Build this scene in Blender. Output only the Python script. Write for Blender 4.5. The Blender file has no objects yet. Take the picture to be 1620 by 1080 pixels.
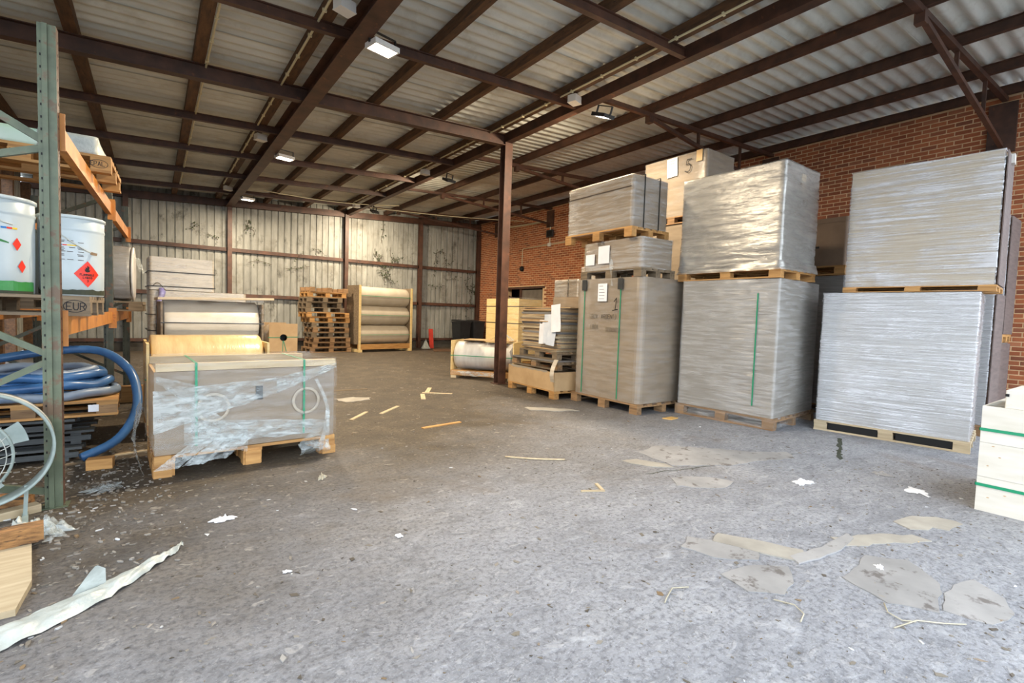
import bpy, math, random
from mathutils import Vector, Matrix, noise as mnoise
random.seed(7)
R = math.radians
PI = math.pi
SC = bpy.context.scene
COL = SC.collection

# ------------------------------------------------------------------ camera
F_PX, CAM_H = 778.5, 1.36
YAW, PIT, ROL = R(36.106), R(-2.999), R(1.834)
fwd = Vector((math.sin(YAW)*math.cos(PIT), math.cos(YAW)*math.cos(PIT), math.sin(PIT)))
rt0 = Vector((math.cos(YAW), -math.sin(YAW), 0))
up0 = rt0.cross(fwd)
rt = rt0*math.cos(ROL) + up0*math.sin(ROL)
up = -rt0*math.sin(ROL) + up0*math.cos(ROL)
CAMP = Vector((0, 0, CAM_H))
cd = bpy.data.cameras.new('camera')
cd.sensor_width = 36.0
cd.lens = F_PX/1620*36
cd.clip_start = 0.05
cam = bpy.data.objects.new('camera', cd)
COL.objects.link(cam)
m = Matrix.Identity(4)
for i in range(3):
    m[i][0], m[i][1], m[i][2], m[i][3] = rt[i], up[i], -fwd[i], CAMP[i]
cam.matrix_world = m
SC.camera = cam
def project(p):
    v = Vector(p) - CAMP
    w = v.dot(fwd)
    if w < .05: return (-9999, -9999, w)
    return (810 + F_PX*v.dot(rt)/w, 540 - F_PX*v.dot(up)/w, w)

# ------------------------------------------------------------------ world, light, exposure
world = bpy.data.worlds.new('overcast_sky')
SC.world = world
world.use_nodes = True
bg = world.node_tree.nodes['Background']
bg.inputs['Color'].default_value = (.80, .89, 1.0, 1)
bg.inputs['Strength'].default_value = 2.6
SC.view_settings.view_transform = 'Standard'
SC.view_settings.look = 'None'
SC.view_settings.exposure = 0.95
SC.view_settings.gamma = 1.0
SC.view_settings.use_curve_mapping = False
SC.cycles.use_denoising = True
SC.cycles.max_bounces = 8
SC.cycles.diffuse_bounces = 5
SC.cycles.transparent_max_bounces = 12
SC.cycles.caustics_reflective = False
SC.cycles.caustics_refractive = False
SC.cycles.sample_clamp_indirect = 6.0
LAMP_W = 135.0
LAMP_C = (1.0, .83, .60)

# ------------------------------------------------------------------ materials
def lin(r, g, b):
    def f(c):
        c /= 255.0
        return c/12.92 if c <= .04045 else ((c+.055)/1.055)**2.4
    return (f(r), f(g), f(b), 1)
def node(nt, t, ins=None, **props):
    n = nt.nodes.new(t)
    for k, v in props.items(): setattr(n, k, v)
    for k, v in (ins or {}).items():
        s = n.inputs[k]
        if isinstance(v, bpy.types.NodeSocket): nt.links.new(v, s)
        else: s.default_value = v
    return n
def newmat(name):
    mt = bpy.data.materials.new(name)
    mt.use_nodes = True
    nt = mt.node_tree
    return mt, nt, nt.nodes['Principled BSDF']
def ramp(nt, fac, stops):
    n = node(nt, 'ShaderNodeValToRGB', {'Fac': fac})
    el = n.color_ramp.elements
    while len(el) < len(stops): el.new(.5)
    for e, (p, c) in zip(el, stops):
        e.position = p
        e.color = c if len(c) == 4 else (*c, 1)
    return n.outputs['Color']
def mixc(nt, fac, a, b, mode='MIX'):
    n = node(nt, 'ShaderNodeMix', data_type='RGBA', blend_type=mode)
    for idx, v in ((0, fac), (6, a), (7, b)):
        if isinstance(v, bpy.types.NodeSocket): nt.links.new(v, n.inputs[idx])
        else: n.inputs[idx].default_value = v
    return n.outputs[2]
def math_(nt, op, a, b=0.0, clamp=False):
    n = node(nt, 'ShaderNodeMath', operation=op, use_clamp=clamp)
    for i, v in ((0, a), (1, b)):
        if isinstance(v, bpy.types.NodeSocket): nt.links.new(v, n.inputs[i])
        else: n.inputs[i].default_value = v
    return n.outputs[0]
def coords(nt, scale=(1, 1, 1), rnd=True, kind='Object'):
    tc = node(nt, 'ShaderNodeTexCoord')
    mp = node(nt, 'ShaderNodeMapping', {'Vector': tc.outputs[kind], 'Scale': scale})
    v = mp.outputs[0]
    if rnd:
        oi = node(nt, 'ShaderNodeObjectInfo')
        k = math_(nt, 'MULTIPLY', oi.outputs['Random'], 37.0)
        v = node(nt, 'ShaderNodeVectorMath', {0: v, 1: k}, operation='ADD').outputs[0]
    return v
def tex(nt, v, scale=5., detail=4., rough=.55, dist=0.):
    return node(nt, 'ShaderNodeTexNoise', {'Vector': v, 'Scale': scale, 'Detail': detail, 'Roughness': rough, 'Distortion': dist}).outputs['Fac']
def bump(nt, h, strength=.3, dist=.01):
    return node(nt, 'ShaderNodeBump', {'Height': h, 'Strength': strength, 'Distance': dist}).outputs['Normal']
def pbr(name, c0, c1, rough=.6, scale=6, stretch=(1, 1, 1), bmp=.2, bdist=.004, metal=0., spec=.5, rnd=.0, spot=None, coat=0., cz=11):
    """two-tone noise colour, optional spots (colour, scale, threshold) and per-object brightness"""
    mt, nt, b = newmat(name)
    v = coords(nt, stretch)
    n = tex(nt, v, scale)
    col = ramp(nt, n, [(.28, c0), (.72, c1)])
    if spot:
        s = tex(nt, v, spot[1], 5., .65)
        k = ramp(nt, s, [(spot[2]-.03, (0, 0, 0)), (spot[2]+.05, (1, 1, 1))])
        col = mixc(nt, k, col, spot[0])
    if rnd:
        oi = node(nt, 'ShaderNodeObjectInfo')
        f = math_(nt, 'ADD', math_(nt, 'MULTIPLY', oi.outputs['Random'], 2*rnd), 1-rnd)
        cb = node(nt, 'ShaderNodeCombineColor', {0: f, 1: f, 2: f}).outputs[0]
        col = mixc(nt, 1.0, col, cb, 'MULTIPLY')
    nt.links.new(col, b.inputs['Base Color'])
    b.inputs['Roughness'].default_value = rough
    b.inputs['Metallic'].default_value = metal
    b.inputs['Specular IOR Level'].default_value = spec
    b.inputs['Coat Weight'].default_value = coat
    if coat:
        b.inputs['Coat Roughness'].default_value = .17
        vs_ = coords(nt, (.9, .9, cz))
        hs = math_(nt, 'ADD', tex(nt, vs_, 2., 5., .6, .4), math_(nt, 'MULTIPLY', tex(nt, coords(nt, (1, 1, 1.6)), 1.6, 2.), 2.2))
        nt.links.new(bump(nt, hs, .75, .025), b.inputs['Coat Normal'])
    if bmp: nt.links.new(bump(nt, tex(nt, v, scale*5, 3.), bmp, bdist), b.inputs['Normal'])
    return mt
def flat(name, c, rough=.6, metal=0., spec=.4):
    mt, nt, b = newmat(name)
    b.inputs['Base Color'].default_value = c
    b.inputs['Roughness'].default_value = rough
    b.inputs['Metallic'].default_value = metal
    b.inputs['Specular IOR Level'].default_value = spec
    return mt
def filmmat(name, tint, lo, hi, rough=.2, stretch=(1.5, 1.5, 26), bstr=.5, metal=0., clear=(.42, .62)):
    """clear stretch film: streaked layers, partly see-through"""
    mt, nt, b = newmat(name)
    v = coords(nt, stretch)
    n = tex(nt, v, 2.2, 5., .62, .3)
    v2 = coords(nt, (1, 1, 1))
    n2 = tex(nt, v2, 2.3, 3.)
    k = math_(nt, 'MULTIPLY', n, math_(nt, 'ADD', n2, .5))
    a = ramp(nt, k, [(clear[0], (lo, lo, lo)), (clear[1], (hi, hi, hi))])
    b.inputs['Base Color'].default_value = tint
    b.inputs['Metallic'].default_value = metal
    nt.links.new(a, b.inputs['Alpha'])
    b.inputs['Roughness'].default_value = rough
    b.inputs['Specular IOR Level'].default_value = .7
    h = math_(nt, 'ADD', n, math_(nt, 'MULTIPLY', n2, .8))
    nt.links.new(bump(nt, h, bstr, .02), b.inputs['Normal'])
    return mt

M = {}
M['steel'] = pbr('brown_painted_steel', lin(54, 35, 25), lin(90, 58, 42), .55, 5, (1, 1, 1), .15, rnd=.14, spot=(lin(112, 68, 42), 9, .66))
M['timber'] = pbr('dark_stained_timber', lin(58, 40, 26), lin(104, 72, 44), .75, 4, (6, 1, 6), .25, rnd=.15, spot=(lin(40, 30, 24), 7, .64))
M['pipe'] = flat('cream_conduit', lin(206, 196, 160), .45)
M['whitebox'] = flat('white_plastic', lin(214, 210, 202), .45)
M['black'] = flat('black_matt', lin(16, 15, 14), .7)
M['darkgrey'] = pbr('dark_grey_plastic', lin(34, 35, 36), lin(50, 51, 52), .5, 8)
M['woodgold'] = pbr('new_pallet_wood', lin(150, 104, 54), lin(196, 150, 90), .7, 3, (1, 9, 9), .2, rnd=.18, spot=(lin(120, 74, 36), 6, .68))
M['woodpale'] = pbr('pale_pine', lin(166, 146, 114), lin(196, 178, 146), .65, 3, (1, 9, 9), .15, rnd=.12)
M['woodgrey'] = pbr('weathered_pallet_wood', lin(92, 78, 60), lin(134, 116, 92), .8, 3, (1, 9, 9), .3, rnd=.2)
M['woodbrown'] = pbr('used_pallet_wood', lin(112, 84, 56), lin(158, 124, 86), .75, 3, (1, 9, 9), .25, rnd=.22, spot=(lin(78, 54, 34), 5, .66))
M['wooddark'] = pbr('blackened_slat_wood', lin(44, 46, 46), lin(84, 88, 88), .6, 3, (1, 9, 9), .3, rnd=.25)
M['woodrot'] = pbr('rotting_wood', lin(96, 66, 36), lin(176, 128, 76), .85, 9, (1, 4, 4), .6, .01, spot=(lin(48, 36, 26), 6, .55))
M['card'] = pbr('brown_cardboard', lin(172, 140, 98), lin(192, 160, 118), .75, 4, (1, 1, 1), .08, rnd=.08)
M['cardgrey'] = pbr('grey_wrapped_cardboard', lin(124, 109, 90), lin(146, 130, 109), .6, 3, (1, 1, 5), .06, rnd=.04, coat=.55)
M['greywrap'] = pbr('grey_sheet_stack', lin(126, 121, 113), lin(150, 145, 137), .55, 3, (1, 1, 14), .12, rnd=.04, coat=.8)
M['lightwrap'] = pbr('light_sheet_stack', lin(156, 155, 153), lin(184, 183, 181), .5, 3, (.6, .6, 20), .2, rnd=.03, coat=1., cz=26)
M['beigewrap'] = pbr('beige_sheet_stack', lin(158, 145, 124), lin(186, 174, 154), .5, 3, (.6, .6, 20), .2, rnd=.03, coat=1., cz=26)
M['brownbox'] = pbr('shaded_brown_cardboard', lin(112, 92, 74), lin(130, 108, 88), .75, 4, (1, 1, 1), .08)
M['stackside'] = pbr('grey_layered_sheets', lin(104, 100, 96), lin(138, 134, 130), .6, 3, (1, 1, 40), .4, rnd=.05)
M['plywhite'] = pbr('white_plywood', lin(206, 198, 182), lin(220, 214, 202), .6, 3, (1, 1, 6), .08, spot=(lin(178, 150, 110), 26, .73))
M['plyyellow'] = pbr('yellow_plywood', lin(206, 176, 116), lin(224, 198, 142), .65, 3, (1, 1, 6), .08)
M['goldroll'] = pbr('gold_film_roll', lin(188, 158, 110), lin(212, 184, 136), .25, 3, (5, 1, 1), .25, .006, spec=.7)
M['silverroll'] = pbr('silver_film_roll', lin(166, 156, 138), lin(180, 170, 153), .26, 3, (1, 1, 1), .06, .006, spec=.7)
M['whiteroll'] = pbr('white_film_roll', lin(196, 192, 184), lin(216, 212, 204), .35, 3, (4, 1, 1), .1, .006)
M['creamroll'] = pbr('cream_wrapped_roll', lin(196, 184, 162), lin(210, 199, 178), .32, 3, (2, 1, 3), .12, .006, spec=.6, coat=.5)
M['strap'] = flat('green_strap', lin(26, 138, 96), .35)
M['strapblack'] = flat('dark_strap', lin(40, 38, 34), .45)
M['ink'] = flat('marker_ink', lin(24, 22, 22), .6)
M['inkgrey'] = flat('faded_ink', lin(74, 62, 52), .7)
M['paper'] = pbr('white_paper', lin(222, 222, 224), lin(238, 238, 240), .7, 5, bmp=.05)
M['paperblue'] = pbr('pale_blue_paper', lin(190, 198, 208), lin(220, 224, 228), .7, 5, bmp=.1)
M['tape'] = flat('brown_tape', lin(206, 164, 96), .4)
M['green'] = pbr('green_rack_paint', lin(70, 78, 60), lin(100, 108, 84), .5, 7, (1, 1, 1), .15, spot=(lin(96, 76, 56), 7, .58))
M['greenold'] = pbr('dark_rack_paint', lin(44, 50, 42), lin(76, 80, 70), .6, 7, (1, 1, 1), .15, spot=(lin(96, 66, 46), 10, .6))
M['orange'] = pbr('orange_beam_paint', lin(164, 100, 38), lin(200, 134, 62), .5, 5, (1, 1, 1), .15, rnd=.05, spot=(lin(138, 88, 46), 9, .63))
M['drum'] = pbr('white_drum_plastic', lin(176, 188, 190), lin(196, 205, 206), .3, 3, bmp=.03, spot=(lin(120, 128, 122), 14, .74))
M['drumgreen'] = pbr('green_spilled_paint', lin(38, 112, 48), lin(60, 140, 70), .35, 7, bmp=.3)
M['drumdark'] = flat('dark_drum_residue', lin(52, 56, 40), .6)
M['red'] = flat('red_print', lin(226, 52, 32), .4)
M['redboard'] = pbr('red_painted_board', lin(166, 46, 34), lin(196, 62, 46), .5, 6)
M['yellow'] = flat('yellow_print', lin(236, 196, 48), .5)
M['bluep'] = flat('blue_print', lin(40, 120, 190), .5)
M['lime'] = pbr('pale_green_sheet', lin(150, 190, 150), lin(196, 214, 204), .35, 2)
M['hose'] = pbr('blue_suction_hose', lin(34, 70, 112), lin(64, 104, 148), .3, 4, bmp=.05)
M['hosegrey'] = pbr('dusty_blue_hose', lin(88, 106, 128), lin(122, 134, 148), .4, 4, bmp=.05)
M['fan'] = pbr('grey_green_fan_metal', lin(120, 132, 126), lin(158, 168, 162), .4, 6, bmp=.1)
M['wire'] = flat('pale_wire', lin(186, 190, 184), .35, .3)
M['door'] = pbr('grey_door_paint', lin(96, 88, 78), lin(120, 110, 98), .6, 4)
M['leaf'] = pbr('ivy_leaf', lin(30, 40, 22), lin(60, 70, 42), .6, 12, bmp=.0)
M['stem'] = flat('ivy_stem', lin(72, 58, 42), .8)
M['glassglow'] = None
mt, nt, b = newmat('lit_lamp_glass')
b.inputs['Base Color'].default_value = (1, 1, 1, 1)
b.inputs['Emission Color'].default_value = (1.0, .9, .74, 1)
b.inputs['Emission Strength'].default_value = 14.0
M['glow'] = mt
M['film'] = filmmat('clear_stretch_film', lin(226, 224, 220), .04, .34, .2, (1.2, 1.2, 14), .3)
M['filmthin'] = filmmat('thin_clear_film', lin(222, 222, 220), .02, .13, .2, (1.2, 1.2, 10), .22)
M['filmsilver'] = filmmat('heavy_silvery_film', lin(200, 197, 190), .25, .66, .28, (1.0, 1.0, 6), .45, .5, (.34, .66))
M['filmwhite'] = filmmat('heavy_white_film', lin(228, 228, 230), .04, .68, .17, (.5, .5, 26), .5, .45, (.40, .62))
M['filmtorn'] = filmmat('torn_clear_film', lin(214, 222, 220), .08, .5, .14, (3, 3, 9), .5, 0., (.36, .64))
M['filmpurple'] = pbr('purple_twisted_film', lin(118, 110, 190), lin(196, 190, 226), .2, 18, bmp=.5)
M['plasticwhite'] = pbr('dirty_white_plastic', lin(150, 156, 150), lin(190, 194, 188), .35, 8, bmp=.4, bdist=.01)
M['sheetcard'] = pbr('mixed_cardboard_sheets', lin(150, 118, 78), lin(196, 172, 136), .8, 3, (1, 1, 30), .2, rnd=.3)
M['patch'] = pbr('grey_trodden_card', lin(132, 130, 128), lin(158, 155, 152), .85, 4, bmp=.3, rnd=.08, spot=(lin(104, 98, 94), 9, .6))
M['patchwarm'] = pbr('brown_trodden_card', lin(140, 134, 124), lin(168, 162, 150), .85, 5, bmp=.3, rnd=.1)
M['fibre'] = pbr('yellowed_fibre', lin(164, 156, 134), lin(186, 178, 158), .8, 5)
M['bin'] = pbr('charcoal_bin_plastic', lin(30, 32, 34), lin(44, 46, 48), .45, 6)

# corrugated sheets
def sheetmat(name, c0, c1, streak, stretch, moss=None):
    mt, nt, b = newmat(name)
    v = coords(nt, stretch)
    col = ramp(nt, tex(nt, v, 2.5, 6., .6), [(.3, c0), (.7, c1)])
    s = tex(nt, coords(nt, (1, 1, 1)), 1.7, 6., .7)
    col = mixc(nt, ramp(nt, s, [(.52, (0, 0, 0)), (.75, (.8, .8, .8))]), col, streak)
    if moss:
        s2 = tex(nt, coords(nt, (1, 1, .6)), 3.1, 8., .75)
        col = mixc(nt, ramp(nt, s2, [(.56, (0, 0, 0)), (.68, (.75, .75, .75))]), col, moss)
    oi = node(nt, 'ShaderNodeObjectInfo')
    f = math_(nt, 'ADD', math_(nt, 'MULTIPLY', oi.outputs['Random'], .16), .92)
    cb = node(nt, 'ShaderNodeCombineColor', {0: f, 1: f, 2: f}).outputs[0]
    col = mixc(nt, 1., col, cb, 'MULTIPLY')
    nt.links.new(col, b.inputs['Base Color'])
    b.inputs['Roughness'].default_value = .5
    b.inputs['Specular IOR Level'].default_value = .35
    return mt
M['roof'] = sheetmat('corrugated_roof_sheet', lin(196, 197, 188), lin(218, 219, 211), lin(170, 164, 148), (.6, 3, 3))
M['wallsheet'] = sheetmat('corrugated_wall_sheet', lin(120, 120, 114), lin(154, 154, 147), lin(100, 94, 82), (3, 3, .5), lin(56, 54, 46))

# brick: each brick its own tone
mt, nt, b = newmat('red_brick')
oi = node(nt, 'ShaderNodeObjectInfo'); ge = node(nt, 'ShaderNodeNewGeometry')
rv = math_(nt, 'FRACT', math_(nt, 'ADD', math_(nt, 'MULTIPLY', oi.outputs['Random'], 5.3), ge.outputs['Random Per Island']))
col = ramp(nt, rv, [(0, lin(142, 78, 46)), (.35, lin(166, 94, 56)), (.7, lin(184, 108, 66)), (.9, lin(126, 74, 50)), (1, lin(194, 124, 84))])
v = coords(nt, (1, 1, 1), kind='Object')
col = mixc(nt, math_(nt, 'MULTIPLY', tex(nt, v, 22, 5.), .4), col, lin(122, 62, 38))
nt.links.new(col, b.inputs['Base Color']); b.inputs['Roughness'].default_value = .85
nt.links.new(bump(nt, tex(nt, v, 60, 4.), .5, .004), b.inputs['Normal'])
M['brick'] = mt
M['mortar'] = pbr('sandy_mortar', lin(200, 164, 122), lin(224, 190, 148), .9, 14, bmp=.3)

# floor
mt, nt, b = newmat('dirty_concrete')
tc = node(nt, 'ShaderNodeTexCoord'); P = tc.outputs['Object']
sx = node(nt, 'ShaderNodeSeparateXYZ', {0: P})
base = ramp(nt, tex(nt, P, 1.1, 7., .65), [(.28, lin(124, 125, 129)), (.5, lin(144, 145, 149)), (.74, lin(162, 163, 166))])
fine = tex(nt, P, 34, 6., .7)
base = mixc(nt, ramp(nt, fine, [(.36, (.8, .8, .8)), (.53, (0, 0, 0))]), base, lin(92, 92, 97))
fine2 = tex(nt, P, 85, 4., .7)
base = mixc(nt, ramp(nt, fine2, [(.55, (0, 0, 0)), (.7, (.6, .6, .6))]), base, lin(188, 189, 193))
mid = tex(nt, node(nt, 'ShaderNodeMapping', {'Vector': P, 'Scale': (3.2, 6.5, 1), 'Rotation': (0, 0, -.6)}).outputs[0], 1.3, 8., .7, .5)
base = mixc(nt, ramp(nt, mid, [(.30, (.8, .8, .8)), (.47, (0, 0, 0))]), base, lin(104, 105, 109))
base = mixc(nt, ramp(nt, mid, [(.55, (0, 0, 0)), (.72, (.6, .6, .6))]), base, lin(186, 187, 190))
sme = tex(nt, P, .9, 5., .6, .8)
base = mixc(nt, ramp(nt, sme, [(.58, (0, 0, 0)), (.72, (.6, .6, .6))]), base, lin(112, 100, 88))
# pale flaked skin
fl = tex(nt, node(nt, 'ShaderNodeMapping', {'Vector': P, 'Scale': (11, 15, 1), 'Rotation': (0, 0, .5)}).outputs[0], 1.0, 9., .72, .6)
flk = ramp(nt, fl, [(.54, (0, 0, 0)), (.60, (.42, .42, .42))])
base = mixc(nt, flk, base, lin(178, 177, 178))
# dark aggregate specks
vo = node(nt, 'ShaderNodeTexVoronoi', {'Vector': P, 'Scale': 46.0, 'Randomness': 1.0})
spk = ramp(nt, vo.outputs['Distance'], [(.12, (1, 1, 1)), (.22, (0, 0, 0))])
spm = ramp(nt, tex(nt, P, 1.6, 3.), [(.5, (0, 0, 0)), (.62, (.75, .75, .75))])
base = mixc(nt, math_(nt, 'MULTIPLY', spk, spm), base, lin(84, 88, 96))
# brown trodden dirt towards the back and along the rack
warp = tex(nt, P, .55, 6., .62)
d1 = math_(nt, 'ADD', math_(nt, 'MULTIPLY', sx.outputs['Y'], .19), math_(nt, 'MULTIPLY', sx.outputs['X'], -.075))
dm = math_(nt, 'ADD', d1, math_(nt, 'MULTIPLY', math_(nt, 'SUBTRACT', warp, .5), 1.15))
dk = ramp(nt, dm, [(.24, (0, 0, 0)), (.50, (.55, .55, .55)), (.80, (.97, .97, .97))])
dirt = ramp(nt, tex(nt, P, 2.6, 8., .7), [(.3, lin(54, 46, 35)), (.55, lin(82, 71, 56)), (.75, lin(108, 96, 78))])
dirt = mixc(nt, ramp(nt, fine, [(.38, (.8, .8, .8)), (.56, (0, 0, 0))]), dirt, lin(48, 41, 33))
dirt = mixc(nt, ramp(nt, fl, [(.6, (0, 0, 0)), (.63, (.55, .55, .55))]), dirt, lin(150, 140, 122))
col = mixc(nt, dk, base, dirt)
nt.links.new(col, b.inputs['Base Color'])
b.inputs['Roughness'].default_value = .62
b.inputs['Specular IOR Level'].default_value = .35
h = math_(nt, 'ADD', math_(nt, 'MULTIPLY', fine, .6), math_(nt, 'MULTIPLY', flk, .5))
h = math_(nt, 'ADD', h, math_(nt, 'MULTIPLY', mid, .9))
nt.links.new(bump(nt, h, .7, .014), b.inputs['Normal'])
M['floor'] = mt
# scattered litter: one tone per scrap
mt, nt, b = newmat('paper_and_wood_scraps')
ge = node(nt, 'ShaderNodeNewGeometry')
col = ramp(nt, ge.outputs['Random Per Island'], [(0, lin(70, 62, 52)), (.35, lin(120, 112, 100)), (.66, lin(140, 134, 125)), (.84, lin(92, 84, 74)), (.9, lin(122, 100, 72)), (.97, lin(156, 152, 146)), (1, lin(216, 216, 214))])
nt.links.new(col, b.inputs['Base Color']); b.inputs['Roughness'].default_value = .8
M['litter'] = mt

# ------------------------------------------------------------------ mesh helpers
class MB:
    def __init__(s): s.v = []; s.f = []
    def add(s, vs, fs):
        k = len(s.v); s.v += [tuple(p) for p in vs]; s.f += [tuple(i+k for i in f) for f in fs]; return s
    def bx(s, x0, x1, y0, y1, z0, z1):
        return s.add([(x0,y0,z0),(x1,y0,z0),(x1,y1,z0),(x0,y1,z0),(x0,y0,z1),(x1,y0,z1),(x1,y1,z1),(x0,y1,z1)],
                     [(0,3,2,1),(4,5,6,7),(0,1,5,4),(1,2,6,5),(2,3,7,6),(3,0,4,7)])
    def box(s, c, d, rz=0., rx=0., ry=0.):
        mt = Matrix.Translation(c) @ Matrix.Rotation(rz, 4, 'Z') @ Matrix.Rotation(ry, 4, 'Y') @ Matrix.Rotation(rx, 4, 'X')
        q = MB().bx(-d[0]/2, d[0]/2, -d[1]/2, d[1]/2, -d[2]/2, d[2]/2)
        return s.add([mt @ Vector(p) for p in q.v], q.f)
    def bar(s, p0, p1, w, h, upv=(0, 0, 1)):
        """box from p0 to p1, w across, h along upv (centred)"""
        p0, p1 = Vector(p0), Vector(p1); d = (p1-p0).normalized(); u = Vector(upv)
        sd = d.cross(u)
        if sd.length < 1e-4: sd = Vector((1, 0, 0))
        sd.normalize(); uu = sd.cross(d).normalized() if abs(d.z) > .5 else u
        vs = []
        for p in (p0, p1):
            for a, c in ((-1, -1), (1, -1), (1, 1), (-1, 1)):
                vs.append(p + sd*(a*w/2) + uu*(c*h/2))
        return s.add(vs, [(0,1,2,3),(7,6,5,4),(0,4,5,1),(1,5,6,2),(2,6,7,3),(3,7,4,0)])
    def ibeam(s, p0, p1, w, h, t=.012):
        p0, p1 = Vector(p0), Vector(p1); z = Vector((0, 0, h/2-t/2))
        s.bar(p0+z, p1+z, w, t); s.bar(p0-z, p1-z, w, t); s.bar(p0, p1, t, h-2*t); return s
    def tube(s, pts, r, n=8, cap=True, rs=None, closed=False):
        pts = [Vector(p) for p in pts]; N = len(pts); vs = []; fs = []; ref = None
        for i, p in enumerate(pts):
            a = pts[(i-1) % N] if (i or closed) else p
            c = pts[(i+1) % N] if (i < N-1 or closed) else p
            d = (c-a).normalized()
            if ref is None:
                ref = Vector((0, 0, 1)) if abs(d.z) < .9 else Vector((1, 0, 0))
                ref = (ref - d*ref.dot(d)).normalized()
            else:
                ref = (ref - d*ref.dot(d)).normalized()
            o = d.cross(ref); rr = rs[i] if rs else r
            for k in range(n):
                t = 2*PI*k/n
                vs.append(p + ref*(math.cos(t)*rr) + o*(math.sin(t)*rr))
        rng = N if closed else N-1
        for i in range(rng):
            j = (i+1) % N
            for k in range(n):
                fs.append((i*n+k, i*n+(k+1) % n, j*n+(k+1) % n, j*n+k))
        if cap and not closed:
            fs.append(tuple(range(n-1, -1, -1))); fs.append(tuple((N-1)*n+k for k in range(n)))
        return s.add(vs, fs)
    def lathe(s, prof, n=32, mt=None, cap=True):
        vs = []; fs = []
        for r, z in prof:
            for k in range(n):
                t = 2*PI*k/n; vs.append(Vector((r*math.cos(t), r*math.sin(t), z)))
        for i in range(len(prof)-1):
            for k in range(n):
                fs.append((i*n+k, i*n+(k+1) % n, (i+1)*n+(k+1) % n, (i+1)*n+k))
        if cap:
            fs.append(tuple(range(n-1, -1, -1))); fs.append(tuple((len(prof)-1)*n+k for k in range(n)))
        if mt is not None: vs = [mt @ p for p in vs]
        return s.add(vs, fs)
    def grid(s, fn, nu, nv):
        vs = [fn(i/nu, j/nv) for j in range(nv+1) for i in range(nu+1)]
        fs = [(j*(nu+1)+i, j*(nu+1)+i+1, (j+1)*(nu+1)+i+1, (j+1)*(nu+1)+i) for j in range(nv) for i in range(nu)]
        return s.add(vs, fs)
    def slab(s, poly, z0, z1):
        n = len(poly)
        vs = [(x, y, z0) for x, y in poly] + [(x, y, z1) for x, y in poly]
        fs = [tuple(range(n-1, -1, -1)), tuple(range(n, 2*n))] + [(i, (i+1) % n, n+(i+1) % n, n+i) for i in range(n)]
        return s.add(vs, fs)
    def mesh(s, name, mat, smooth=False):
        me = bpy.data.meshes.new(name); me.from_pydata([tuple(p) for p in s.v], [], s.f)
        me.materials.append(mat)
        if smooth: me.polygons.foreach_set('use_smooth', [True]*len(me.polygons))
        me.update(); return me
    def build(s, name, mat, parent=None, smooth=False, loc=None, rz=0.):
        return link(name, s.mesh(name, mat, smooth), parent, loc, rz)
def link(name, me, parent=None, loc=None, rz=0., rx=0., ry=0.):
    o = bpy.data.objects.new(name, me); COL.objects.link(o)
    if parent is not None: o.parent = parent
    if loc is not None: o.location = loc
    if rz or rx or ry: o.rotation_euler = (rx, ry, rz)
    return o
def tag(o, label=None, cat=None, group=None, kind=None):
    if label: o['label'] = label
    if cat: o['category'] = cat
    if group: o['group'] = group
    if kind: o['kind'] = kind
    return o
def thing(name, label, cat, loc=(0, 0, 0), rz=0., group=None):
    o = bpy.data.objects.new(name, None); COL.objects.link(o)
    o.empty_display_size = .1; o.location = loc; o.rotation_euler = (0, 0, rz)
    return tag(o, label, cat, group)
def struct(name):
    o = bpy.data.objects.new(name, None); COL.objects.link(o); o['kind'] = 'structure'; return o
def nz(x, y, z): return mnoise.noise(Vector((x, y, z)))
def rrect(L, D, r, nside=10, seg=4):
    """rounded rectangle outline, counter-clockwise: x, y, normal"""
    out = []; hx, hy = L/2-r, D/2-r
    cs = [(hx, -hy, -PI/2), (hx, hy, 0), (-hx, hy, PI/2), (-hx, -hy, PI)]
    for i, (cx, cy, a0) in enumerate(cs):
        for k in range(seg+1):
            t = a0 + (PI/2)*k/seg
            out.append((cx+r*math.cos(t), cy+r*math.sin(t), math.cos(t), math.sin(t)))
        nx_, ny_ = cs[(i+1) % 4][:2]; t = a0+PI/2
        ex, ey = cx+r*math.cos(t), cy+r*math.sin(t); gx, gy = nx_+r*math.cos(t), ny_+r*math.sin(t)
        for k in range(1, nside):
            q = k/nside; out.append((ex+(gx-ex)*q, ey+(gy-ey)*q, math.cos(t), math.sin(t)))
    return out
def shell(mb, L, D, z0, z1, r=.03, rows=2, nside=1, disp=None, top=True, bottom=True, toprad=0.):
    pr = rrect(L, D, r, nside); n = len(pr); zs = [z0+(z1-z0)*i/rows for i in range(rows+1)]
    vs = []
    for z in zs:
        for x, y, nx_, ny_ in pr:
            d = disp(x, y, z) if disp else 0.
            vs.append((x+nx_*d, y+ny_*d, z))
    rr = rows
    if toprad:
        for x, y, nx_, ny_ in pr: vs.append((x-nx_*toprad, y-ny_*toprad, z1+toprad*.6))
        rr += 1
    fs = [(i*n+k, i*n+(k+1) % n, (i+1)*n+(k+1) % n, (i+1)*n+k) for i in range(rr) for k in range(n)]
    if bottom: fs.append(tuple(range(n-1, -1, -1)))
    if top: fs.append(tuple(rr*n+k for k in range(n)))
    return mb.add(vs, fs)

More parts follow.
